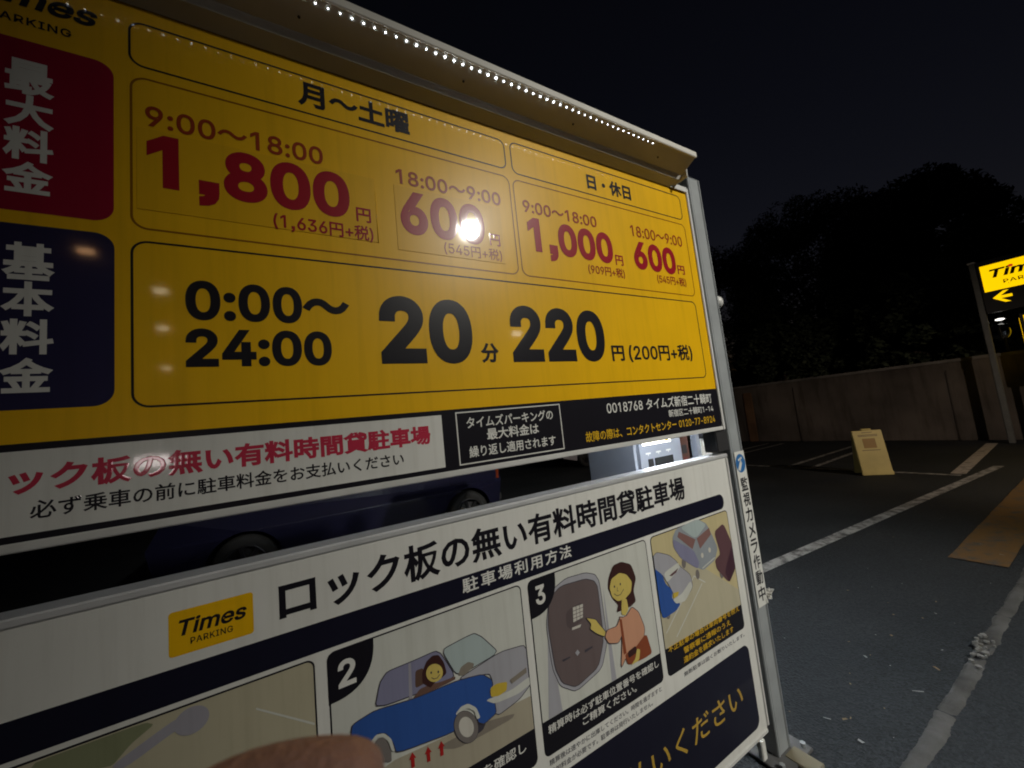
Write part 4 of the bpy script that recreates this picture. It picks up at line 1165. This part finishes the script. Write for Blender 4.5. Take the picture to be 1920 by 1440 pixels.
def car(label, loc, rz, paint, group='cars parked behind the boards'):
    """Small hatchback: rear end at +x, driver's side towards -y."""
    t = thing('parked_car', loc, label, 'car', group, rz)
    gl = mat('car glass', (0.012, 0.013, 0.016), rough=0.04, spec=0.8)
    L0, L1, W = -3.35, 0.55, 0.80        # along x: nose, tail (0 = rear axle)
    xs = []
    prof = [(-3.30, 0.32), (-3.36, 0.60), (-3.22, 0.86), (-2.45, 1.03), (-1.9, 1.08), (0.30, 1.10), (0.50, 1.02), (0.56, 0.66), (0.50, 0.30)]
    arch = []
    for cx in (0.0, -2.55):
        arch.append([(cx + 0.345 * math.cos(R(a)), 0.30 + 0.345 * math.sin(R(a))) for a in range(0, 181, 15)])
    low = prof + [arch[0][0][:1] + (0.22,)] + arch[0] + [(arch[0][-1][0], 0.20)] + [(arch[1][0][0], 0.20)] + arch[1] + [(arch[1][-1][0], 0.22)]
    b = MB()
    n = len(low)
    tri = geometry.tessellate_polygon([[Vector((x, z, 0)) for x, z in low]])
    def hw(x, z):
        e = 1.0 - 0.10 * max(0, (x - 0.1) / 0.46) ** 2 - 0.16 * max(0, (-2.6 - x) / 0.76) ** 2
        return W * e * (1.0 - 0.06 * abs(z - 0.62) / 0.4)
    vs = [(x, -hw(x, z), z) for x, z in low] + [(x, hw(x, z), z) for x, z in low]
    fs = []
    for q in tri:
        fs.append(list(q))
        fs.append([n + i for i in q][::-1])
    fs += [[i, (i + 1) % n, n + (i + 1) % n, n + i] for i in range(n)]
    bm = bmesh.new()
    bv = [bm.verts.new(v) for v in vs]
    for f in fs:
        try:
            bm.faces.new([bv[i] for i in f])
        except ValueError:
            pass
    bmesh.ops.recalc_face_normals(bm, faces=bm.faces)
    b.bm(bm, paint)
    b.build('body', t)
    b = MB()
    cab = [(-2.38, 1.04, 0.74), (-1.60, 1.60, 0.60), (-1.2, 1.68, 0.58), (-0.1, 1.68, 0.58), (0.15, 1.60, 0.60), (0.44, 1.06, 0.72)]
    n = len(cab)
    vs = [(x, -w, z) for x, z, w in cab] + [(x, w, z) for x, z, w in cab]
    b.add(vs, [list(range(n)), [n + i for i in range(n)][::-1]] + [[i, n + i, n + i + 1, i + 1] for i in range(n - 1)], paint)
    roof = b.build('roof', t)
    for s in (-1, 1):
        for x0, x1, x2, x3 in ((-2.08, -1.50, -0.93, -0.93), (-0.86, -0.86, 0.02, 0.27)):
            b = MB()
            q = [(x0, 1.12), (x1, 1.56), (x2, 1.56), (x3, 1.12)]
            b.add([(x, s * (0.737 - (z - 1.07) * 0.248), z) for x, z in q], [[0, 1, 2, 3] if s > 0 else [3, 2, 1, 0]], gl)
            b.build('window', t)
    b = MB()
    b.add([(-2.30, -0.66, 1.115), (-2.30, 0.66, 1.115), (-1.66, 0.56, 1.575), (-1.66, -0.56, 1.575)], [[0, 3, 2, 1]], gl)
    b.build('windscreen', t)
    for s in (-1, 1):
        for cx in (0.0, -2.55):
            w = thing('wheel', (cx, s * 0.70, 0.30), None, None)
            w.parent = t
            b = MB()
            bm = bmesh.new()
            pr = [(0.19, -0.085), (0.27, -0.09), (0.295, -0.06), (0.30, 0.0), (0.295, 0.06), (0.27, 0.09), (0.19, 0.085)]
            N = 36
            vv = [[bm.verts.new((r * math.cos(2 * math.pi * i / N), y, r * math.sin(2 * math.pi * i / N))) for r, y in pr] for i in range(N)]
            for i in range(N):
                for j in range(len(pr) - 1):
                    bm.faces.new((vv[i][j], vv[i][j + 1], vv[(i + 1) % N][j + 1], vv[(i + 1) % N][j]))
            bmesh.ops.recalc_face_normals(bm, faces=bm.faces)
            b.bm(bm, RUBBER, True)
            b.build('tyre', w)
            b = MB()
            b.cyl((0, s * 0.02, 0), (0, s * 0.03, 0), 0.19, 0.19, DARKM, 36)
            for k in range(7):
                a = 2 * math.pi * k / 7
                m4 = Matrix.Rotation(-a, 4, 'Y')
                b.box(0.04, 0.19, *sorted((s * 0.045, s * 0.075)), -0.019, 0.019, DALLOY, 0.006, mtx=m4)
            b.cyl((0, s * 0.05, 0), (0, s * 0.085, 0), 0.045, 0.038, DALLOY, 20)
            bm = bmesh.new()
            N = 40
            pr = [(0.18, s * 0.05), (0.18, s * 0.085), (0.198, s * 0.088), (0.202, s * 0.05)]
            vv = [[bm.verts.new((r * math.cos(2 * math.pi * i / N), y, r * math.sin(2 * math.pi * i / N))) for r, y in pr] for i in range(N)]
            for i in range(N):
                for j in range(3):
                    bm.faces.new((vv[i][j], vv[i][j + 1], vv[(i + 1) % N][j + 1], vv[(i + 1) % N][j]))
            bmesh.ops.recalc_face_normals(bm, faces=bm.faces)
            b.bm(bm, DALLOY, True)
            b.build('rim', w)
    for s in (-1, 1):
        b = MB()
        b.box(0.475, 0.545, *sorted((s * 0.60, s * 0.72)), 0.68, 0.86, mat('tail lamp', (0.22, 0.035, 0.012), rough=0.08, spec=0.9), 0.015)
        b.build('tail_lamp', t)
        b = MB()
        b.box(-3.30, -3.16, *sorted((s * 0.42, s * 0.64)), 0.56, 0.70, mat('lamp glass', (0.5, 0.5, 0.5), rough=0.06), 0.02)
        b.build('headlight', t)
        b = MB()
        b.box(-0.78, -0.62, *sorted((s * 0.785, s * 0.81)), 0.93, 0.955, paint, 0.006)
        b.build('door_handle', t)
    b = MB()
    b.box(0.50, 0.585, -0.66, 0.66, 0.36, 0.48, DARKM, 0.02)
    b.build('bumper_trim', t)
    return t


NAVYP = mat('navy car paint', (0.012, 0.012, 0.034), rough=0.22, var=0.05, coat=1.0, coat_rough=0.03)
SILVP = mat('silver car paint', (0.42, 0.40, 0.44), rough=0.28, var=0.05, coat=1.0, coat_rough=0.03)
car('dark navy hatchback parked close behind the boards', (2.05, 5.8, 0), 0.0, NAVYP)
car('pale silver hatchback parked beyond the dark one', (9.7, 9.2, 0), 0.0, SILVP)

# ================================================================== FOLDING SIGN IN THE LOT
fs = thing('folding_sign', (8.375, 2.65, 0), 'pale yellow folding board standing on the parking bay line', 'folding sign', rz=math.atan2(2.49 - 2.81, 8.5 - 8.25))
CREAM = mat('cream plastic', (0.56, 0.46, 0.16), rough=0.5, var=0.12, scale=5)
tilt = R(11)
for s, nm in ((-1, 'front_panel'), (1, 'rear_panel')):
    b = MB()
    m4 = Matrix.Translation((0, s * 0.145, 0)) @ Matrix.Rotation(s * tilt, 4, 'X')
    b.box(-0.20, 0.20, -0.012, 0.012, 0.0, 0.735, CREAM, 0.008, mtx=m4)
    b.box(-0.205, 0.205, -0.022, 0.022, 0.0, 0.06, CREAM, 0.006, mtx=m4)
    p = b.build(nm, fs)
    if s < 0:
        b = MB()
        b.box(-0.085, 0.085, -0.0135, -0.0122, 0.44, 0.60, mat('ochre print', (0.30, 0.17, 0.03)), 0, mtx=m4)
        for z, w in ((0.695, 0.07), (0.655, 0.13), (0.635, 0.13), (0.40, 0.12)):
            b.box(-w, w, -0.0136, -0.0122, z, z + 0.010, mat('brown print', (0.16, 0.10, 0.05)), 0, mtx=m4)
        b.build('print', p)
b = MB()
b.box(-0.07, 0.07, -0.02, 0.02, 0.722, 0.752, CREAM, 0.008)
b.build('handle', fs)

# ================================================================== WALL, TREES
wl = thing('concrete_wall', (13.2, 4.0, 0), 'long stained concrete wall with buttresses at the end of the lot', 'wall')
WALLM = mat('stained concrete', (0.115, 0.098, 0.086), rough=0.95, var=0.6, scale=0.7, bump=0.5, bscale=14, streak=0.45)
for n_ in WALLM.node_tree.nodes:
    if n_.type == 'MAPPING':
        n_.inputs['Scale'].default_value = (5.0, 5.0, 0.6)
b = MB()
b.box(0.0, 0.16, -14.0, 12.0, 0.0, 1.80, WALLM, 0.01)
b.build('wall_face', wl)
b = MB()
b.box(-0.03, 0.19, -14.0, 12.0, 1.8005, 1.87, mat('old coping', (0.15, 0.14, 0.13), rough=0.95, var=0.4, scale=2), 0.01)
b.build('coping', wl)
BROWN = mat('rust stained concrete', (0.17, 0.095, 0.05), rough=0.95, var=0.35, scale=2.5)
for i, y in enumerate((-9.0, -5.2, -1.6, 1.55, 3.05, 5.25, 7.1)):
    b = MB()
    b.box(-0.03, -0.001, y - 0.14, y + 0.14, 0.0, 1.62, BROWN if i >= 4 else WALLM, 0.02)
    b.build('buttress', wl)

BARK = mat('bark', (0.06, 0.045, 0.035), rough=0.95, var=0.4)


def leaf_mat(name, c):
    m = mat(name, c, rough=0.7, var=0.4, scale=1.5)
    return m


def tree(loc, h, rx, rz, label, lm, clumps=70, per=110, name='tree'):
    t = thing(name, loc, label, 'tree', 'trees behind the wall')
    b = MB()
    cz = h - rz
    b.cyl((0, 0, 0), (0.1, 0.05, cz), 0.26, 0.15, BARK, 14)
    limbs = []
    for k in range(9):
        a = k * 2.4 + random.uniform(-0.4, 0.4)
        z0 = cz * random.uniform(0.55, 1.0)
        e = (math.cos(a) * rx * 0.7, math.sin(a) * rx * 0.7, cz + rz * random.uniform(-0.3, 0.6))
        b.cyl((0.05, 0.02, z0), e, 0.09, 0.025, BARK, 8)
    b.build('trunk', t)
    b = MB()
    vs, fs = [], []
    for k in range(clumps):
        d = Vector((random.gauss(0, 1), random.gauss(0, 1), random.gauss(0, 1))).normalized()
        rr = random.uniform(0.3, 1.0) ** 0.3
        c = Vector((d.x * rx * rr, d.y * rx * rr, cz + d.z * rz * rr))
        cr = rx * random.uniform(0.11, 0.18)
        for i in range(per):
            q = Vector((random.gauss(0, 1), random.gauss(0, 1), random.gauss(0, 1))).normalized() * cr * random.uniform(0.3, 1.0) ** 0.5
            p = c + q
            u = Vector((random.gauss(0, 1), random.gauss(0, 1), random.gauss(0, 1))).normalized()
            w = u.orthogonal().normalized()
            s = random.uniform(0.05, 0.10)
            k0 = len(vs)
            vs += [p - u * s, p + w * s * 0.6, p + u * s, p - w * s * 0.6]
            fs.append([k0, k0 + 1, k0 + 2, k0 + 3])
    b.add(vs, fs, lm)
    b.build('crown', t)
    return t


LEAF1 = leaf_mat('dark leaf', (0.030, 0.042, 0.020))
LEAF2 = leaf_mat('deep green leaf', (0.035, 0.050, 0.022))
tree((17.6, 3.5, 0), 8.0, 2.35, 3.3, 'broad dark round crowned tree behind the wall, nearest the lit sign', LEAF1, 520, 150)
tree((20.5, 7.2, 0), 10.0, 3.5, 4.3, 'tall dark tree left of the broad round one', LEAF2, 520, 130)
tree((20.5, 12.2, 0), 9.8, 3.4, 4.6, 'tall dark tree partly hidden by the grey post', LEAF2, 520, 130)
tree((15.6, 6.6, 0), 4.0, 1.8, 1.7, 'low bushy tree just over the wall', LEAF1, 260, 120)
tree((15.4, 2.6, 0), 4.6, 1.9, 2.1, 'small bushy tree just over the wall beneath the broad one', LEAF1, 260, 120)

# ================================================================== LIT ENTRANCE SIGN AND ITS COLUMN
ls = thing('entrance_sign', (12.65, 1.735, 0), 'tall lit yellow entrance sign with an arrow on a grey pole', 'lit sign')
b = MB()
b.box(-0.05, 0.05, -0.045, 0.045, 0.0, 3.80, mat('weathered steel', (0.13, 0.135, 0.13), rough=0.6, var=0.2, scale=5), 0.012)
b.box(-0.06, 0.06, -0.055, 0.055, 3.8005, 3.83, FRAME, 0.006)
b.build('pole', ls)
b = MB()
b.box(-0.055, 0.10, -1.90, -0.055, 2.70, 3.80, DARKM, 0.01)
b.build('case', ls)
SY = glow('backlit yellow', (1.0, 0.62, 0.0), 1.05)


class SideSign(MB):
    """Print on a face looking towards -x; u runs to the viewer's right (towards -y)."""

    def text(self, s, ul, ur, zb, zt, m, x, w=0.02, shear=0.0, track=0.0):
        vs, fs_ = text_geo(s, w, shear, track)
        x0, x1 = min(q[0] for q in vs), max(q[0] for q in vs)
        y0, y1 = min(q[1] for q in vs), max(q[1] for q in vs)
        self.add([(x - 0.0003 * q[2], -(ul + (q[0] - x0) * (ur - ul) / (x1 - x0)), zb + (q[1] - y0) * (zt - zb) / (y1 - y0)) for q in vs], fs_, m)

    def quad(self, pts, m, x):
        self.add([(x, -u, z) for u, z in pts], [list(range(len(pts)))], m)


b = SideSign()
b.box(-0.062, -0.0555, -1.86, -0.10, 3.14, 3.69, SY, 0.002)
b.build('lit_face', ls)
b = SideSign()
BRN = mat('sign brown', (0.03, 0.008, 0.004), rough=0.6)
b.text('Times', 0.21, 1.10, 3.40, 3.585, BRN, -0.0632, w=0.036, shear=0.22)
b.text('PARKING', 0.36, 0.98, 3.25, 3.325, mat('sign tan', (0.20, 0.09, 0.0), rough=0.6), -0.0632, w=0.014, track=0.06)
b.add([(-0.0650, -(0.488 + 0.034 * math.cos(a)), 3.572 + 0.028 * math.sin(a)) for a in [i * math.pi / 6 for i in range(12)]], [list(range(12))], glow('lit red dot', (0.75, 0.06, 0.01), 0.6))
b.build('logo', ls)
b = SideSign()
AX = -0.0585
b.add([(AX, -u, z) for u, z in ((0.18, 2.985), (0.33, 3.105), (0.40, 3.105), (0.25, 2.985))], [[0, 3, 2, 1]], SY)
b.add([(AX - 0.001, -u, z) for u, z in ((0.18, 2.985), (0.25, 2.985), (0.40, 2.865), (0.33, 2.865))], [[0, 3, 2, 1]], SY)
b.add([(AX - 0.002, -u, z) for u, z in ((0.215, 2.958), (0.43, 2.958), (0.43, 3.012), (0.215, 3.012))], [[0, 1, 2, 3]], SY)
b.build('arrow', ls)
lb2 = thing('lit_column', (12.7, 0.90, 0), 'lit yellow column with a dark frame under the entrance sign', 'lit sign')
b = MB()
b.box(-0.05, 0.12, -0.75, 0.40, 1.30, 2.58, DARKM, 0.01)
for y in (-0.70, 0.36):
    b.box(0.0, 0.06, y - 0.03, y + 0.03, 0.0, 1.2995, GREYP, 0.006)
b.build('case', lb2)
b = MB()
b.box(-0.058, -0.0505, -0.72, 0.345, 1.34, 2.54, SY, 0.002)
b.box(-0.04, 0.08, 0.4005, 0.4045, 1.36, 2.5, SY, 0.001)
b.build('lit_face', lb2)

mr = thing('traffic_mirror', (13.28, 1.60, 0), 'round traffic mirror with a glowing bead added for its glint, on the wall by the lit sign', 'mirror')
b = MB()
b.cyl((0, 0, 1.865), (0, 0, 2.75), 0.025, 0.025, DARKM, 16)
b.build('pole', mr)
b = MB()
b.ball((-0.08, 0.02, 2.32), 0.17, mat('mirror glass', (0.30, 0.30, 0.30), rough=0.12, metal=1.0, var=0.02), 0.22, 1, 1, 16)
b.build('mirror_face', mr)
b = MB()
b.ball((-0.10, 0.0, 2.58), 0.045, glow('mirror glint', (1.0, 0.97, 0.9), 2.0), 1, 1.5, 0.55, 10)  # glowing bead added to stand for the highlight on the mirror
b.build('lamp', mr)

# ================================================================== ACROSS THE STREET (met only as reflections in the glossy boards)
ab = thing('apartment_building', (4.0, -11.0, 0), 'dark apartment block across the street with a lit stairwell', 'building')
b = MB()
b.box(-13, 17, -9.0, 0.0, 0.0, 10.0, mat('dull render', (0.16, 0.15, 0.14), rough=0.9, var=0.3, scale=0.6))
b.build('wall', ab)
for dx, dz, s, c in ((-0.243, -0.005, 0.24, (1.0, 0.86, 0.84)), (-0.228, 0.342, 0.10, (1.0, 0.85, 0.6)), (-0.225, 0.263, 0.08, (1.0, 0.85, 0.6)), (-0.221, 0.180, 0.06, (1.0, 0.85, 0.6)),
                     (0.624, 0.275, 0.15, (1.0, 0.95, 0.85)), (-0.336, 0.413, 0.11, (1.0, 0.55, 0.25))):
    T = 12.9
    b = MB()
    b.box(-s * 1.3, s * 1.3, -0.0, 0.12, -s * 0.55, s * 0.55, glow('wall lamp %.2f' % dx, c, 14.0 if s > 0.2 else 8.0), 0.02)
    b.build('wall_lamp', ab, (dx * T - 4.0, 0.001, 1.5 + dz * T))

sl = thing('street_lamp', (4.2, -5.6, 0), 'tall street lamp on the far pavement, glinting in the yellow board', 'street lamp')
LX, LY, LZ = 3.44, -5.0, 5.70
b = MB()
b.cyl((0, 0, 0), (0, 0, 5.6), 0.07, 0.05, GREYP, 16)
b.cyl((0, 0, 5.6), (LX - 4.2, LY + 5.6, LZ + 0.16), 0.04, 0.03, GREYP, 12)
b.build('pole', sl)
b = MB()
b.cyl((LX - 4.2, LY + 5.6, LZ + 0.09), (LX - 4.2, LY + 5.6, LZ + 0.20), 0.20, 0.06, GREYP, 24)
b.build('head', sl)


def lamp_light(parent, loc, aim, watts, col, soft, size, blend):
    d = bpy.data.lights.new('street_light', 'SPOT')
    d.energy, d.color, d.shadow_soft_size = watts, col, soft
    d.spot_size, d.spot_blend = R(size), blend
    o = bpy.data.objects.new('street_light', d)
    COL.objects.link(o)
    o.parent = parent
    o.location = Vector(loc) - parent.location
    o.rotation_euler = (Vector(aim) - Vector(loc)).to_track_quat('-Z', 'Y').to_euler()


lamp_light(sl, (LX, LY, LZ), (2.8, 1.0, 1.35), 2150.0, (1.0, 0.965, 0.87), 0.16, 54, 1.0)
sl2 = thing('street_lamp', (7.6, -3.5, 0), 'warm orange street lamp further along the far pavement', 'street lamp')
QX, QY, QZ = 7.025, -3.0, 3.27
b = MB()
b.cyl((0, 0, 0), (0, 0, 3.2), 0.06, 0.045, GREYP, 16)
b.cyl((0, 0, 3.2), (QX - 7.6, QY + 3.5, QZ + 0.14), 0.035, 0.03, GREYP, 12)
b.build('pole', sl2)
b = MB()
b.cyl((QX - 7.6, QY + 3.5, QZ + 0.08), (QX - 7.6, QY + 3.5, QZ + 0.17), 0.16, 0.05, GREYP, 24)
b.build('head', sl2)
lamp_light(sl2, (QX, QY, QZ), (10.0, 3.6, 0.4), 520.0, (1.0, 0.80, 0.62), 0.06, 80, 0.8)

# ================================================================== THE PHOTOGRAPHER'S HAND
def camp(x, y, z):
    """A point given from the lens: right, up, forward (metres)."""
    return EYE + CX * x + CY * y - CZ * z


pe = thing('person', camp(-0.1, -0.2, 0.0), 'blurred bare fingertip of the photographer poking into the bottom edge', 'person')
skin = mat('skin', (0.52, 0.29, 0.23), rough=0.5, var=0.12, scale=40, bump=0.2, bscale=400)
skin.node_tree.nodes['Principled BSDF'].inputs['Subsurface Weight'].default_value = 0.15
skin.node_tree.nodes['Principled BSDF'].inputs['Subsurface Radius'].default_value = (0.006, 0.002, 0.001)
CH = {  # each chain from the knuckle out: (right, up, forward, radius)
    'index': [(-0.098, -0.128, 0.050, 0.0105), (-0.072, -0.091, 0.067, 0.0108), (-0.0500, -0.0800, 0.070, 0.0106), (-0.0320, -0.0765, 0.070, 0.0098), (-0.0238, -0.0772, 0.070, 0.0080)],
    'middle': [(-0.100, -0.146, 0.056, 0.0108), (-0.070, -0.130, 0.078, 0.0098), (-0.044, -0.122, 0.076, 0.0090), (-0.026, -0.122, 0.068, 0.0080)],
    'ring': [(-0.102, -0.164, 0.056, 0.0102), (-0.074, -0.150, 0.076, 0.0094), (-0.050, -0.143, 0.072, 0.0086), (-0.036, -0.143, 0.064, 0.0076)],
    'little': [(-0.104, -0.181, 0.050, 0.0092), (-0.084, -0.170, 0.066, 0.0082), (-0.064, -0.165, 0.064, 0.0074), (-0.052, -0.165, 0.058, 0.0066)],
    'thumb': [(-0.112, -0.160, 0.008, 0.0130), (-0.092, -0.140, -0.010, 0.0115), (-0.070, -0.126, -0.014, 0.0105), (-0.052, -0.120, -0.012, 0.0085)],
}
verts = [(-0.165, -0.262, 0.004, 0.026), (-0.148, -0.222, 0.014, 0.024), (-0.132, -0.188, 0.026, 0.024), (-0.118, -0.162, 0.036, 0.022)]
edges = [(0, 1), (1, 2), (2, 3)]
for k, root in (('index', 3), ('middle', 3), ('ring', 2), ('little', 2), ('thumb', 1)):
    prev = root
    for q in CH[k]:
        verts.append(q)
        edges.append((prev, len(verts) - 1))
        prev = len(verts) - 1
me = bpy.data.meshes.new('hand')
base = camp(-0.1, -0.2, 0.0)
me.from_pydata([camp(x, y, z) - base for x, y, z, r in verts], edges, [])
ho = bpy.data.objects.new('hand', me)
COL.objects.link(ho)
ho.parent = pe
sk = ho.modifiers.new('skin', 'SKIN')
sk.use_smooth_shade = True
for i, q in enumerate(verts):
    me.skin_vertices[0].data[i].radius = (q[3], q[3])
    me.skin_vertices[0].data[i].use_root = (i == 0)
sb = ho.modifiers.new('sub', 'SUBSURF')
sb.levels = 2
sb.render_levels = 2
bpy.context.view_layer.update()
ev = ho.evaluated_get(bpy.context.evaluated_depsgraph_get())
me2 = bpy.data.meshes.new_from_object(ev)
ho.modifiers.clear()
ho.data = me2
ho.data.materials.append(skin)
for p in ho.data.polygons:
    p.use_smooth = True
